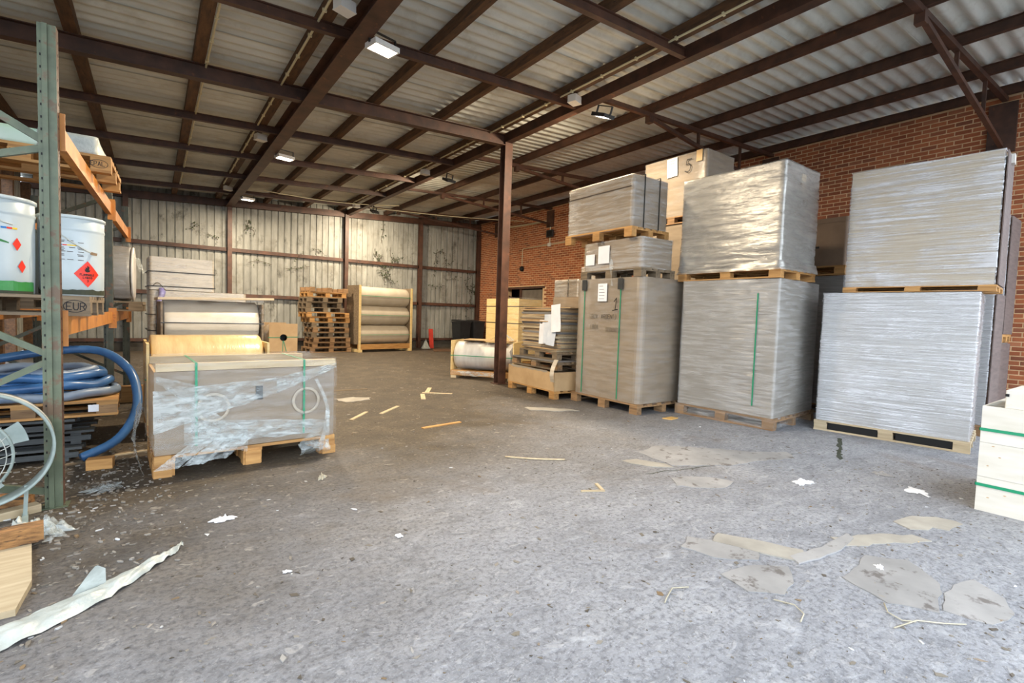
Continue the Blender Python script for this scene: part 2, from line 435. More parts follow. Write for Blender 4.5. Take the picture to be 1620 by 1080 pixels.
# stroke lettering on a 4 x 6 grid
FONT = {'A': [[(0,0),(2,6),(4,0)],[(.8,2.2),(3.2,2.2)]], 'B': [[(0,0),(0,6),(3,6),(3.8,4.7),(3,3.2),(0,3.2)],[(3,3.2),(4,1.7),(3,0),(0,0)]],
 'D': [[(0,0),(0,6),(2.6,6),(4,4),(4,2),(2.6,0),(0,0)]], 'E': [[(4,0),(0,0),(0,6),(4,6)],[(0,3),(3,3)]], 'F': [[(0,0),(0,6),(4,6)],[(0,3),(3,3)]],
 'G': [[(4,5),(3,6),(1,6),(0,4),(0,2),(1,0),(3,0),(4,1),(4,2.8),(2.4,2.8)]], 'I': [[(2,0),(2,6)]], 'L': [[(0,6),(0,0),(4,0)]],
 'M': [[(0,0),(0,6),(2,3),(4,6),(4,0)]], 'N': [[(0,0),(0,6),(4,0),(4,6)]], 'O': [[(1,0),(0,2),(0,4),(1,6),(3,6),(4,4),(4,2),(3,0),(1,0)]],
 'P': [[(0,0),(0,6),(3,6),(4,4.6),(3,3),(0,3)]], 'Q': [[(1,0),(0,2),(0,4),(1,6),(3,6),(4,4),(4,2),(3,0),(1,0)],[(2.4,1.6),(4.2,-.4)]],
 'R': [[(0,0),(0,6),(3,6),(4,4.6),(3,3),(0,3)],[(2,3),(4,0)]], 'S': [[(4,5),(3,6),(1,6),(0,4.6),(1,3.3),(3,2.8),(4,1.4),(3,0),(1,0),(0,1)]],
 'T': [[(0,6),(4,6)],[(2,6),(2,0)]], 'U': [[(0,6),(0,1.4),(1,0),(3,0),(4,1.4),(4,6)]], 'X': [[(0,0),(4,6)],[(0,6),(4,0)]],
 '(': [[(2.4,6.6),(1.2,4.6),(1.2,1.6),(2.4,-.6)]], ')': [[(1.6,6.6),(2.8,4.6),(2.8,1.6),(1.6,-.6)]], ' ': [],
 '1': [[(.4,4.2),(2.2,6),(2.2,0)],[(0,-.5),(4.4,.1)]], '5': [[(3.8,6),(.8,6),(.4,3.6),(2.4,3.9),(3.8,2.6),(3.4,.7),(1.8,0),(0,.7)]], '3': [[(0,5.4),(2,6),(3.8,4.8),(2,3.2),(4,1.6),(2.2,0),(0,.6)]]}
def lettering(mb, text, h, wd, mapf, slant=0., jit=0.):
    """flat pen strokes; mapf(u, v) -> (point, normal)"""
    u0 = 0.; k = h/6.
    for ch in text:
        for st in FONT.get(ch, []):
            q = [((x+slant*y/6)*k*.8+u0+random.uniform(-jit, jit), y*k+random.uniform(-jit, jit)) for x, y in st]
            ribbon(mb, q, wd, mapf)
        u0 += (5.6 if ch != ' ' else 4.)*k*.8
    return u0
def ribbon(mb, q, wd, mapf):
    for (a, c), (d, e) in zip(q, q[1:]):
        dx, dy = d-a, e-c; l = math.hypot(dx, dy) or 1; ox, oy = -dy/l*wd/2, dx/l*wd/2; ex, ey = dx/l*wd*.35, dy/l*wd*.35
        vs = [mapf(*p) for p in ((a-ox-ex, c-oy-ey), (d-ox+ex, e-oy+ey), (d+ox+ex, e+oy+ey), (a+ox-ex, c+oy-ey))]
        mb.add(vs, [(0, 1, 2, 3)])
def disc2(mb, q, mapf):
    mb.add([mapf(*p) for p in q], [tuple(range(len(q)))])

# ================================================================== SETTING
X0, X1, Y0, Y1 = -2.7, 11.06, -.6, 17.77
SL = .05
def zr(x): return 4.43 + SL*x               # underside of the light rafters

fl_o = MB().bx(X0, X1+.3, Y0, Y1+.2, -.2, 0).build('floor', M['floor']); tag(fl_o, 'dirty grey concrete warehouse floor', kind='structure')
gr_o = MB().bx(-40, 50, -40, 60, -.4, -.03).build('ground', pbr('yard_tarmac', lin(112, 112, 112), lin(136, 136, 136), .8, 3))
tag(gr_o, 'grey yard outside the open front', kind='structure')
# cracks in the slab
def crack(pts, w):
    mb = MB(); L_ = []; Rr_ = []
    for i, (x, y) in enumerate(pts):
        a = pts[max(i-1, 0)]; c = pts[min(i+1, len(pts)-1)]; d = Vector((c[0]-a[0], c[1]-a[1])).normalized()
        ww = w*random.uniform(.5, 1.3)/2 if 0 < i < len(pts)-1 else .002
        L_.append((x-d.y*ww, y+d.x*ww)); Rr_.append((x+d.y*ww, y-d.x*ww))
    mb.slab(L_+Rr_[::-1], 0, .0015)
    mb.build('crack', M['drumdark'], fl_o)
def crackline(a, c, n, j): return [(a[0]+(c[0]-a[0])*i/n+random.uniform(-j, j), a[1]+(c[1]-a[1])*i/n+random.uniform(-j, j)) for i in range(n+1)]
crack(crackline((5.66, 2.02), (6.75, 2.42), 22, .012), .045)
crack(crackline((3.5, 2.75), (5.5, 2.35), 26, .015), .012)

# ---- roof
ceil = struct('ceiling'); tag(ceil, 'corrugated sheet roof on brown steel and timber')
def sheet_profile(w, pitch, depth):
    pts = []; n = round(w/pitch)
    for i in range(n):
        for a, hgt in ((0, 0), (.16, .04), (.34, .5), (.5, .96), (.62, 1), (.78, .72), (.9, .2)):
            pts.append(((i+a)*pitch, hgt*depth))
    pts.append((n*pitch, 0)); return pts
def roof_sheet(xa, xb, y, depth, pitch, w, mat, lift):
    pr = sheet_profile(w, pitch, depth); vs = []; fs = []
    for (yy, h) in pr: vs += [(xa, yy, zr(xa)+.27+h+lift), (xb, yy, zr(xb)+.27+h+lift)]
    for i in range(len(pr)-1): fs.append((2*i, 2*i+2, 2*i+3, 2*i+1))
    k = len(vs); vs += [(a, c, z+.004) for a, c, z in vs]; fs += [tuple(q+k for q in f[::-1]) for f in fs]
    return MB().add(vs, fs).mesh('roof_sheet', mat, True)
for xa, xb, dep, lift in ((X0-.1, 1.62, .048, 0), (1.55, 5.42, .048, .012), (5.34, X1+.25, .055, .0)):
    me = roof_sheet(xa, xb, 0, dep, .2, 1.0, M['roof'], lift)
    for i in range(19):
        link('roof_sheet', me, ceil, (0, Y0-.05+i*.985, (i % 2)*.005))
def purl(x, w, h, mat, steel=False):
    z = zr(x)+.12
    mb = MB()
    if steel:
        mb.bx(x-.005, x+.005, Y0, Y1, z, z+h); mb.bx(x-.03, x+.04, Y0, Y1, z, z+.01); mb.bx(x-.03, x+.04, Y0, Y1, z+h-.01, z+h)
    else: mb.bx(x-w/2, x+w/2, Y0, Y1, z, z+h)
    mb.build('purlin', mat, ceil)
for x in (-2.0, -.77, .5, 1.6, 2.92, 4.12, 5.24): purl(x, .13 if x < 2 else .10, .145, M['timber'])
for x in (6.9, 8.3, 9.75, 10.93): purl(x, .07, .145, M['steel'], True)
for y in (0, 2, 4, 6, 10, 12, 14, 16):
    MB().ibeam((X0, y, zr(X0)+.06), (5.5, y, zr(5.5)+.06), .07, .12).build('rafter', M['steel'], ceil)
MB().ibeam((X0, 8, zr(X0)+.025), (5.5, 8, zr(5.5)+.025), .13, .20).build('rafter', M['steel'], ceil)
MB().bar((X0, Y1-.12, zr(X0)+.02), (X1, Y1-.12, zr(X1)+.02), .1, .2).build('rafter', M['steel'], ceil)
MB().ibeam((1.9, Y0, 4.54), (1.9, Y1-.1, 4.54), .2, .24, .014).build('girder', M['steel'], ceil)
MB().bx(5.49, 5.63, Y0, Y1-.1, 4.69, 4.86).build('girder', M['steel'], ceil)
# front edge beam
MB().bar((X0, Y0+.05, zr(X0)+.02), (X1, Y0+.05, zr(X1)+.02), .12, .24).build('rafter', M['steel'], ceil)
def truss(y):
    zt = lambda x: zr(x)+.085
    t = MB().bar((5.6, y, zt(5.6)), (X1, y, zt(X1)), .07, .07).build('truss', M['steel'], ceil)
    ze = 4.32 if y < 8 else 4.54
    MB().bar((6.85, y, zt(6.85)-.04), (X1-.05, y, ze), .06, .06).build('bottom_chord', M['steel'], t)
    for x in (8.3, 9.75):
        zb = zt(6.85)-.04 + (ze-zt(6.85)+.04)*(x-6.85)/(X1-.05-6.85)
        MB().bx(x-.022, x+.022, y-.022, y+.022, zb, zt(x)).build('strut', M['steel'], t)
    MB().bx(6.82, 6.92, y-.05, y+.05, zt(6.87)-.14, zt(6.87)-.02).build('cleat', M['steel'], t)
    MB().bx(X1-.06, X1+.0, y-.16, y+.18, ze-.1, 5.0).build('wall_bracket', M['steel'], t)
for y in (1.95, 5.64, 9.45, 13.1, 16.3): truss(y)

# ---- back wall
wb = struct('wall_back'); tag(wb, 'pale corrugated sheet wall at the far end')
def wall_sheet(w, pitch, depth, z0, z1, mat):
    vs = []; fs = []; n = round(w/pitch); pr = []
    for i in range(n):
        for a, hgt in ((0, 0), (.10, 0), (.17, 1), (.93, 1)): pr.append(((i+a)*pitch, hgt*depth))
    pr.append((n*pitch, 0))
    for x, h in pr: vs += [(x, -h, z0), (x, -h, z1)]
    for i in range(len(pr)-1): fs.append((2*i, 2*i+2, 2*i+3, 2*i+1))
    return MB().add(vs, fs).mesh('wall_sheet', mat)
x = X0
while x < X1-.05:
    wide = x > 8.3
    pitch = .2 if not wide else .25
    wd = min(1.0, X1-x+.2)
    top = zr(x+.5)+.31
    ydep = .03 if not wide else .055
    low = wall_sheet(1.0, pitch, ydep, .24, 1.72, M['wallsheet']); upm = wall_sheet(1.0, pitch, ydep, 1.66, top, M['wallsheet'])
    link('wall_sheet', low, wb, (x, Y1+.04, 0)); link('wall_sheet', upm, wb, (x, Y1+.03, 0))
    x += 1.0
MB().bx(X0, X1, Y1-.02, Y1+.12, 0, .26).build('kerb', pbr('dark_concrete', lin(58, 54, 48), lin(80, 74, 66), .85, 5), wb)
for z, h in ((3.13, .11), (1.72, .11), (.33, .09)):
    MB().bx(X0, X1, Y1-.1, Y1-.015, z-h/2, z+h/2).build('rail', M['steel'], wb)
for px in (-2.6, -.62, 1.91, 5.49, 8.33, X1-.1):
    MB().ibeam((px, Y1-.17, 0), (px, Y1-.17, zr(px)), .16, .16).build('post', M['steel'], wb) if False else \
        MB().bx(px-.06, px+.06, Y1-.25, Y1-.23, 0, zr(px)).bx(px-.06, px+.06, Y1-.10, Y1-.08, 0, zr(px)).bx(px-.012, px+.012, Y1-.23, Y1-.10, 0, zr(px)).build('post', M['steel'], wb)

# ---- left wall (daylight comes through an opening behind the racks)
wl = struct('wall_left')
MB().bx(X0-.05, X0+.1, Y0, 4.4, zr(X0)-.12, zr(X0)+.02).build('header_beam', M['steel'], wl); tag(wl, 'sheet wall behind the racks')
for i in range(20):
    ya = Y0+i*1.0
    if ya+1 > Y1+.3: break
    if ya < 4.0: continue
    gap = 14.2 < ya+.5 < 15.9
    z0_ = 4.0 if gap else .1
    me = wall_sheet(1.0, .2, .03, z0_, zr(X0)+.3, M['wallsheet'])
    link('wall_sheet', me, wl, (X0, ya, 0), PI/2)
for z in (3.1, 1.7):
    MB().bx(X0+.02, X0+.1, 4.4, 14.3, z-.05, z+.05).build('rail', M['timber'], wl)
for y in (Y0+.1, 4.4, 7, 10, 12.2, 14.35, 15.5, 17.4):
    MB().bx(X0+.03, X0+.2, y-.08, y+.08, 0, zr(X0)).build('post', M['timber'], wl)

# ---- brick wall
DOOR = (13.43, 15.67, 2.42)
wr = MB()
wr.bx(X1, X1+.28, Y0, DOOR[0], 0, 5.2); wr.bx(X1, X1+.28, DOOR[1], Y1+.2, 0, 5.2); wr.bx(X1, X1+.28, DOOR[0], DOOR[1], DOOR[2], 5.2)
wr_o = wr.build('wall_right', M['mortar']); tag(wr_o, 'tall red brick wall on the right', kind='structure')
def inpoly(x, y, q):
    c = False; j = len(q)-1
    for i in range(len(q)):
        if (q[i][1] > y) != (q[j][1] > y) and x < (q[j][0]-q[i][0])*(y-q[i][1])/(q[j][1]-q[i][1])+q[i][0]: c = not c
        j = i
    return c
VIS = [[(1180, 262), (1245, 236), (1640, 130), (1640, 236), (1595, 226), (1345, 274), (1342, 350), (1298, 350), (1300, 282), (1243, 250)],
       [(1600, 232), (1640, 225), (1640, 620), (1612, 620)]]
bricks = []
c = 0; z = .0375
while z < 5.1:
    y = Y0 + (.1125 if c % 2 else 0)
    while y < Y1-.1:
        if not (DOOR[0]-.1 < y+.11 < DOOR[1]+.1 and z < DOOR[2]+.04):
            bricks.append((y+.1125, z))
        y += .225
    c += 1; z += .075
def brick_geo(mb, y, z, out):
    x0 = X1-.004-out; y0, y1, z0, z1 = y-.1055, y+.1055, z-.0305, z+.0305; q = .003
    mb.add([(X1, y0, z0), (X1, y1, z0), (X1, y1, z1), (X1, y0, z1), (x0, y0+q, z0+q), (x0, y1-q, z0+q), (x0, y1-q, z1-q), (x0, y0+q, z1-q)],
           [(4, 7, 6, 5), (0, 4, 5, 1), (1, 5, 6, 2), (2, 6, 7, 3), (3, 7, 4, 0)])
near = []; rest = []
for y, z in bricks:
    px, py, w = project((X1, y, z))
    (near if any(inpoly(px, py, q) for q in VIS) else rest).append((w, y, z))
near.sort(); rest += near[300:]; near = near[:300]
bm_ = []
for k in range(4):
    mb = MB(); brick_geo(mb, 0, 0, (0, .002, .0035, .001)[k]); bm_.append(mb.mesh('brick', M['brick']))
for w, y, z in near: link('brick', random.choice(bm_), wr_o, (0, y, z))
mb = MB()
for w, y, z in rest: brick_geo(mb, y, z, random.uniform(0, .003))
tag(mb.build('brick_field', M['brick'], wr_o), kind='stuff')
# doorway in the brick wall
d1 = MB().bx(X1+.62, X1+.68, DOOR[0]-.3, DOOR[1]+.3, 0, 2.6).bx(X1+.28, X1+.7, DOOR[0]-.35, DOOR[0]-.3, 0, 2.6).bx(X1+.28, X1+.7, DOOR[1]+.3, DOOR[1]+.35, 0, 2.6).bx(X1+.28, X1+.7, DOOR[0]-.35, DOOR[1]+.35, 2.6, 2.65).build('door_1', M['black'])
tag(d1, 'dark doorway in the brick wall', kind='structure')
MB().bx(X1+.08, X1+.13, DOOR[0]+.06, DOOR[0]+1.30, 0, 2.32).build('door_leaf', M['door'], d1)
MB().bx(X1+.05, X1+.15, DOOR[0]+1.30, DOOR[0]+1.42, 0, 2.4).build('door_frame', M['steel'], d1)
MB().bar((X1+.06, DOOR[0]+.1, 1.55), (X1+.06, DOOR[0]+2.1, 2.1), .04, .06).build('door_brace', M['steel'], d1)
MB().bx(X1-.012, X1+.02, DOOR[0]-.12, DOOR[1]+.12, DOOR[2]-.06, DOOR[2]+.02).build('lintel', M['steel'], d1)

# ---- steel column in the middle of the floor
col_ = thing('steel_column', 'free-standing brown steel column carrying the roof girder', 'column', (5.57, 8.02, 0))
MB().bx(-.085, .085, -.085, -.072, 0, 4.69).bx(-.085, .085, .072, .085, 0, 4.69).bx(-.006, .006, -.072, .072, 0, 4.69).build('shaft', M['steel'], col_)
MB().bx(-.13, .13, -.13, .13, 0, .015).build('base_plate', M['steel'], col_)

# ---- conduits and lamps under the roof
def conduit(x, y0, y1, label):
    z = zr(x)+.105
    t = thing('conduit', label, 'conduit', (x, y0, z))
    n = max(2, int((y1-y0)/.6))
    MB().tube([(0, 0, 0), (0, y1-y0, 0)], .014, 6).build('pipe', M['pipe'], t)
    cl = MB().bx(-.022, .022, -.012, .012, -.018, .018).mesh('clip', M['pipe'])
    for i in range(n): link('clip', cl, t, (0, .3+i*(y1-y0-.6)/max(1, n-1), 0))
conduit(1.52, .5, 15.3, 'cream conduit running beside the roof girder over the wrapped rolls')
conduit(5.16, .5, 15.9, 'yellowish conduit running beside the girder above the steel column')
conduit(.585, 2.0, 16, 'thin cream conduit along the timber purlin nearest the rack')
def jbox(x, y, label):
    t = thing('junction_box', label, 'junction box', (x, y, zr(x)+.02), .3, 'junction boxes under the roof')
    MB().bx(-.09, .09, -.07, .07, -.05, .05).build('body', M['whitebox'], t)
    MB().bx(-.095, .095, -.075, .075, -.06, -.05).build('cover', M['whitebox'], t)
    MB().tube([(-.02, 0, .05), (-.05, .02, .1), (-.12, .05, .09)], .008, 6).build('cable', M['black'], t)
def lamp(x, y, z, lit, label, tilt):
    t = thing('floodlight', label, 'floodlight', (x, y, z), tilt, 'floodlights under the roof girders')
    MB().bx(-.16, .16, -.11, .11, .0, .045).build('housing', M['whitebox'] if lit else M['darkgrey'], t)
    fr = MB()
    for a, c_ in (((-.16, -.11), (.16, -.09)), ((-.16, .09), (.16, .11)), ((-.16, -.09), (-.14, .09)), ((.14, -.09), (.16, .09))):
        fr.bx(a[0], c_[0], a[1], c_[1], -.012, 0)
    fr.build('rim', M['whitebox'] if lit else M['darkgrey'], t)
    MB().bx(-.14, .14, -.09, .09, -.004, 0).build('lens', M['glow'], t)
    MB().bar((-.17, 0, .02), (-.17, 0, .16), .012, .03).bar((.17, 0, .02), (.17, 0, .16), .012, .03).bar((-.17, 0, .16), (.17, 0, .16), .03, .012).build('bracket', M['darkgrey'], t)
    l = bpy.data.lights.new('lamp_light', 'AREA'); l.shape = 'RECTANGLE'; l.size = .26; l.size_y = .16
    l.energy = LAMP_W; l.color = LAMP_C
    lo = bpy.data.objects.new('lamp_light', l); COL.objects.link(lo); lo.parent = t; lo.location = (0, 0, -.02)
    return t
for i, (y, w) in enumerate(((5.64, 'nearest'), (10.87, 'middle'), (15.71, 'farthest'))):
    t = lamp(2.14, y, 4.36, True, w+' of the three glaring floodlights along the left girder', .1)
    t.rotation_euler = (0, R(0), R(12))
for i, (y, w) in enumerate(((5.72, 'nearest'), (10.8, 'middle'), (15.8, 'farthest'))):
    t = lamp(5.82, y, 4.58, False, w+' of the three thin dark floodlights along the right girder', .1)
    t.rotation_euler = (R(0), R(-22), R(88))
for x, ys in ((1.63, (5.39, 10.41, 15.39)), (5.26, (5.78, 10.95, 15.9))):
    for y, w in zip(ys, ('nearest', 'middle', 'farthest')):
        jbox(x, y, w+' white junction box beside the '+('left' if x < 3 else 'right')+' roof girder')
# cables slung across the far bay
mb = MB(); mb.tube([(X0+5.2+i*.5, 15.4-.0*i, 4.62-.10*math.sin(PI*i/8)+.025*i) for i in range(9)], .012, 5)
o = mb.build('slung_cable', M['pipe']); tag(o, 'pale cable slung between the girders in the farthest bay', 'cable')
mb = MB(); mb.tube([(5.7+i*.66, 15.9-.17*i, 4.72-.05*math.sin(PI*i/8)+.012*i) for i in range(9)], .014, 5)
o = mb.build('slung_cable', M['pipe']); tag(o, 'pale cable sagging from the right girder to the brick wall', 'cable')

# ================================================================== PALLETS AND LOADS
_pm = {}
def pmesh(key, fn, mat):
    k = (key, mat.name)
    if k not in _pm: _pm[k] = fn().mesh(key[0], mat)
    return _pm[k]
def bxm(name, d, mat):
    return pmesh((name,)+tuple(round(q, 4) for q in d), lambda: MB().bx(-d[0]/2, d[0]/2, -d[1]/2, d[1]/2, -d[2]/2, d[2]/2), mat)
def pallet_parts(par, L, W, H, mat, z=0., nd=6, flip=False, bottoms=True, jit=.006, mat2=None):
    """deck boards and bottom boards along x, blocks in 3 x 3, cross boards along y"""
    t = .022*H/.144; bh = H - (3*t if bottoms else 2*t)
    zz = (lambda q: z+H-q) if flip else (lambda q: z+q)
    bw, bl = .10, .145
    zb = t if bottoms else 0
    if bottoms:
        for y in (-W/2+bw/2, 0, W/2-bw/2):
            link('bottom_board', bxm('bottom_board', (L, bw, t), mat), par, (0, y, zz(t/2)))
    for x in (-L/2+bl/2, 0, L/2-bl/2):
        for y in (-W/2+bw/2, 0, W/2-bw/2):
            link('block', bxm('block', (bl, bw, bh), mat2 or mat), par, (x+random.uniform(-jit, jit), y, zz(zb+bh/2)))
        link('cross_board', bxm('cross_board', (bl, W, t), mat), par, (x, 0, zz(zb+bh+t/2)))
    for i in range(nd):
        w = .13 if i in (0, nd-1) else .10
        y = -W/2+w/2 + (W-w)*i/(nd-1)
        link('deck_board', bxm('deck_board', (L, w, t), mat), par, (0, y, zz(zb+bh+1.5*t)))
def pallet_base(par, L, W, H, mat, **k):
    """pallet strapped under a load: one part with its boards and blocks below it"""
    t = .022*H/.144
    p = MB().bx(-L/2+.01, L/2-.01, -.05, .05, H-2*t, H-t).build('pallet', mat, par)
    pallet_parts(p, L, W, H, mat, **k)
    return p
def frame(A, B, D):
    A, B = Vector((*A, 0)), Vector((*B, 0)); u = (B-A).normalized(); n = Vector((-u.y, u.x, 0))
    c = (A+B)/2 + n*D/2
    return (c.x, c.y), math.atan2(u.y, u.x), (B-A).length
def wrinkle(amp, fz, seed, sag=0.):
    def f(x, y, z):
        return amp*(nz(x*1.3+seed, y*1.3, z*fz) + .5*nz(x*5+seed, y*5, z*fz*2.1)) + sag*nz(x*.8, y*.8+seed, z*1.7)
    return f
def face(D): return lambda u, v: (u, -D/2, v)
def load(name, label, A, B, D, z0, ph, bh, boxmat, film=None, palm='woodbrown', amp=.006, fz=24, group=None, r=.03, nd=6, cat='pallet load', bottoms=True, inset=.02, sag=0., rows=46, filmdown=.03, boxname='stack', toprad=0.):
    (cx, cy), rz, L = frame(A, B, D)
    t = thing(name, label, cat, (cx, cy, z0), rz, group)
    t['L'] = L; t['D'] = D
    if ph: pallet_base(t, L, D, ph, M[palm], nd=nd, bottoms=bottoms)
    mb = MB(); shell(mb, L-2*inset, D-2*inset, ph+.002, ph+bh, r, 3, 4, toprad=toprad)
    mb.build(boxname, M[boxmat], t)
    if film:
        s = random.uniform(0, 50); w = wrinkle(amp, fz, s, sag)
        mb = MB(); shell(mb, L-2*inset+.014, D-2*inset+.014, max(.004, ph-filmdown), ph+bh+.006, r, rows, 26, lambda x, y, z: abs(w(x, y, z))+.001, bottom=False, toprad=toprad)
        mb.build('stretch_film', M[film], t, True)
    return t, L, D
def vstrap(t, x, D, z0, z1, mat='strap', w=.016, out=.012, name='strap'):
    mb = MB(); y = D/2+out-.02
    mb.bx(x-w/2, x+w/2, -y-.003, -y, z0, z1); mb.bx(x-w/2, x+w/2, y, y+.003, z0, z1); mb.bx(x-w/2, x+w/2, -y, y, z1, z1+.003)
    return mb.build(name, M[mat], t)
def hstrap(t, z, L, D, mat='strap', w=.016, out=.008):
    mb = MB(); a, c = L/2+out, D/2+out
    mb.bx(-a, a, -c, -c+.003, z-w/2, z+w/2); mb.bx(-a, a, c-.003, c, z-w/2, z+w/2); mb.bx(-a, -a+.003, -c, c, z-w/2, z+w/2); mb.bx(a-.003, a, -c, c, z-w/2, z+w/2)
    return mb.build('strap', M[mat], t)
def note(t, x, z, w, h, D, out, mat='paper', lines=5, tilt=0.):
    o = MB().bx(-w/2, w/2, -.002, 0, -h/2, h/2).build('paper_label', M[mat], t, loc=(x, -D/2-out, z)); o.rotation_euler = (0, tilt, 0)
    if lines:
        mb = MB()
        for i in range(lines):
            zz = h*.36-i*h*.72/max(1, lines-1); a = -w*.36; c = w*random.uniform(.05, .36)
            mb.bx(a, c, -.0028, -.002, zz-.003, zz+.003)
        mb.build('print', M['inkgrey'], o)
    return o

# ---- right-hand row
G_R = 'wrapped pallet loads along the brick wall'
# stack beside the paper pallets
t, L, D = load('pallet_load', 'tall beige wrapped carton marked with a handwritten 1 beside the paper pallets', (5.58, 5.95), (5.56, 4.55), 1.2, 0, .144, 1.83, 'cardgrey', 'filmthin', 'woodbrown', .004, 9, G_R, r=.10, boxname='carton', bottoms=False)
for x in (-.47, .29):
    vstrap(t, x, D, .17, 1.93); MB().bx(x-.05, x+.05, -D/2-.010, -D/2-.002, 1.80, 1.965).build('corner_guard', M['darkgrey'], t)
note(t, -.07, 1.76, .19, .27, D, .004)
mb = MB(); mp = lambda u, v: (u+.16, -D/2-.012, v+1.50)
lettering(mb, '1', .17, .014, mp, 1.0)
mb.build('numeral', M['ink'], t)
mb = MB(); mp = lambda u, v: (u-.33, -D/2-.006, v+1.36)
lettering(mb, '(BOX  ARGENT)', .062, .0055, mp, .6, .003)
mp = lambda u, v: (u-.31, -D/2-.006, v+1.20)
lettering(mb, '(BOX', .062, .0055, mp, .6, .003)
mp = lambda u, v: (u+.03, -D/2-.006, v+1.17)
lettering(mb, 'SEGENT)', .055, .005, mp, .6, .003)
mb.build('handwriting', M['ink'], t)
t, L, D = load('pallet_load', 'low wrapped carton sandwiched between two pallets, with a torn film corner', (5.62, 5.86), (5.57, 4.60), .74, 1.977, .125, .44, 'cardgrey', 'film', 'woodgrey', .008, 6, G_R, r=.07, boxname='carton', sag=.01, bottoms=False)
note(t, -.12, .36, .24, .27, D, .006, lines=0); note(t, -.42, .30, .20, .17, D, .006, lines=0)
mb = MB(); mb.grid(lambda u, v: (.05+.05*v+(u-.5)*.05*(1-.4*v)+.01*math.sin(9*v), -D/2-.03-.02*math.sin(7*v+u*3), .30-.42*v), 5, 14)
mb.build('film_tail', M['filmtorn'], t, True)
t, L, D = load('pallet_load', 'wrapped carton with two dark straps, topmost beside the hanging column', (5.52, 6.16), (5.49, 4.73), .82, 2.548, .144, .73, 'cardgrey', 'film', 'woodgold', .005, 14, G_R, r=.05, boxname='carton', toprad=.03, bottoms=False)
t['label'] = 'wrapped carton with two dark straps, third tier above the carton marked 1'
MB().bx(-L/2+.03, L/2-.05, -D/2+.008, -D/2+.012, .705, .72).build('lid_edge', M['inkgrey'], t)
for y in (-.16, .17):
    mb = MB(); mb.bx(L/2-.012, L/2-.004, y-.008, y+.008, .144, .90); mb.bx(-L/2+.004, L/2-.004, y-.008, y+.008, .902, .908); mb.build('strap', M['strapblack'], t)
# carton marked 5 on a hidden stack
t0, _, _ = load('pallet_load', 'hidden lower load under the carton marked 5', (7.32, 6.08), (7.32, 4.80), .86, 0, .144, 1.5, 'cardgrey', None, 'woodbrown', boxname='carton'); t0['label'] = 'lowest pallet load in the stack below the carton marked 5'
t0, _, _ = load('pallet_load', 'x', (7.32, 6.08), (7.32, 4.80), .86, 1.644, .144, 1.25, 'cardgrey', None, 'woodbrown', boxname='carton'); t0['label'] = 'middle pallet load in the stack below the carton marked 5'
t, L, D = load('pallet_load', 'beige carton marked with a handwritten 5 and a white label, highest of all', (7.32, 6.10), (7.32, 4.78), .86, 3.038, .13, 1.03, 'cardgrey', 'filmthin', 'woodbrown', .004, 8, G_R, r=.04, boxname='carton')
note(t, -.02, .98, .21, .32, D, .004, lines=6, tilt=-.05)
mb = MB(); lettering(mb, '5', .21, .014, lambda u, v: (u+.24, -D/2-.008, v+.84), .6); mb.build('handwriting', M['ink'], t)
MB().bx(.45, .56, -D/2-.006, -D/2-.003, .98, 1.165).build('tape', M['tape'], t)
# second stack: grey block below, silver block on top
t, L, D = load('pallet_load', 'grey wrapped sheet stack standing on the floor, green strap down its front', (6.27, 4.43), (6.35, 3.03), 1.34, 0, .15, 1.79, 'greywrap', 'film', 'woodbrown', .004, 30, G_R, r=.03, filmdown=.13)
vstrap(t, .42, D, .28, 1.75, out=.016)
mb = MB(); shell(mb, L+.03, D+.03, .01, .15, .03, 6, 30, lambda x, y, z: .012*nz(x*3, y*3, z*30), top=False, bottom=False); mb.build('film_skirt', M['filmthin'], t, True)
t, L, D = load('pallet_load', 'silvery film-wrapped block on a pallet on top of the grey sheet stack', (6.33, 4.53), (6.33, 3.04), .98, 1.946, .12, 1.34, 'greywrap', 'filmsilver', 'woodgold', .007, 13, G_R, r=.02, sag=.016, filmdown=.02, rows=60)
mb = MB(); shell(mb, L+.02, D+.02, .10, .22, .05, 8, 40, lambda x, y, z: .03*(1-(z-.10)/.12)+.012*nz(x*4, y*4, z*18), top=False, bottom=False); mb.build('film_skirt', M['filmsilver'], t, True)
MB().bx(L/2-.012, L/2-.006, -.06, .06, 1.12, 1.36).build('paper_label', M['beigewrap'], t)
# third stack: pale block below, beige block on top
t, L, D = load('pallet_load', 'pale bluish film-wrapped stack on the floor nearest the white crate', (7.02, 2.83), (7.24, 1.33), 1.0, 0, .13, 1.65, 'lightwrap', 'filmwhite', 'woodpale', .008, 40, G_R, r=.006, rows=90, filmdown=.0)
mb = MB(); mb.bx(-L/2+.16, -.05, -D/2+.012, -D/2+.016, .02, .12).bx(.1, L/2-.03, -D/2+.012, -D/2+.016, .02, .12); mb.build('black_sheet', M['black'], t)
t, L, D = load('pallet_load', 'beige film-wrapped block on top of the pale bluish stack', (7.12, 2.63), (7.25, 1.23), .72, 1.79, .065, 1.43, 'beigewrap', 'filmwhite', 'woodgold', .008, 34, G_R, r=.006, rows=90, filmdown=.0)
MB().bx(L/2-.05, L/2+.04, -D/2+.3, -D/2+.42, 1.40, 1.50).build('corner_guard', M['whitebox'], t)
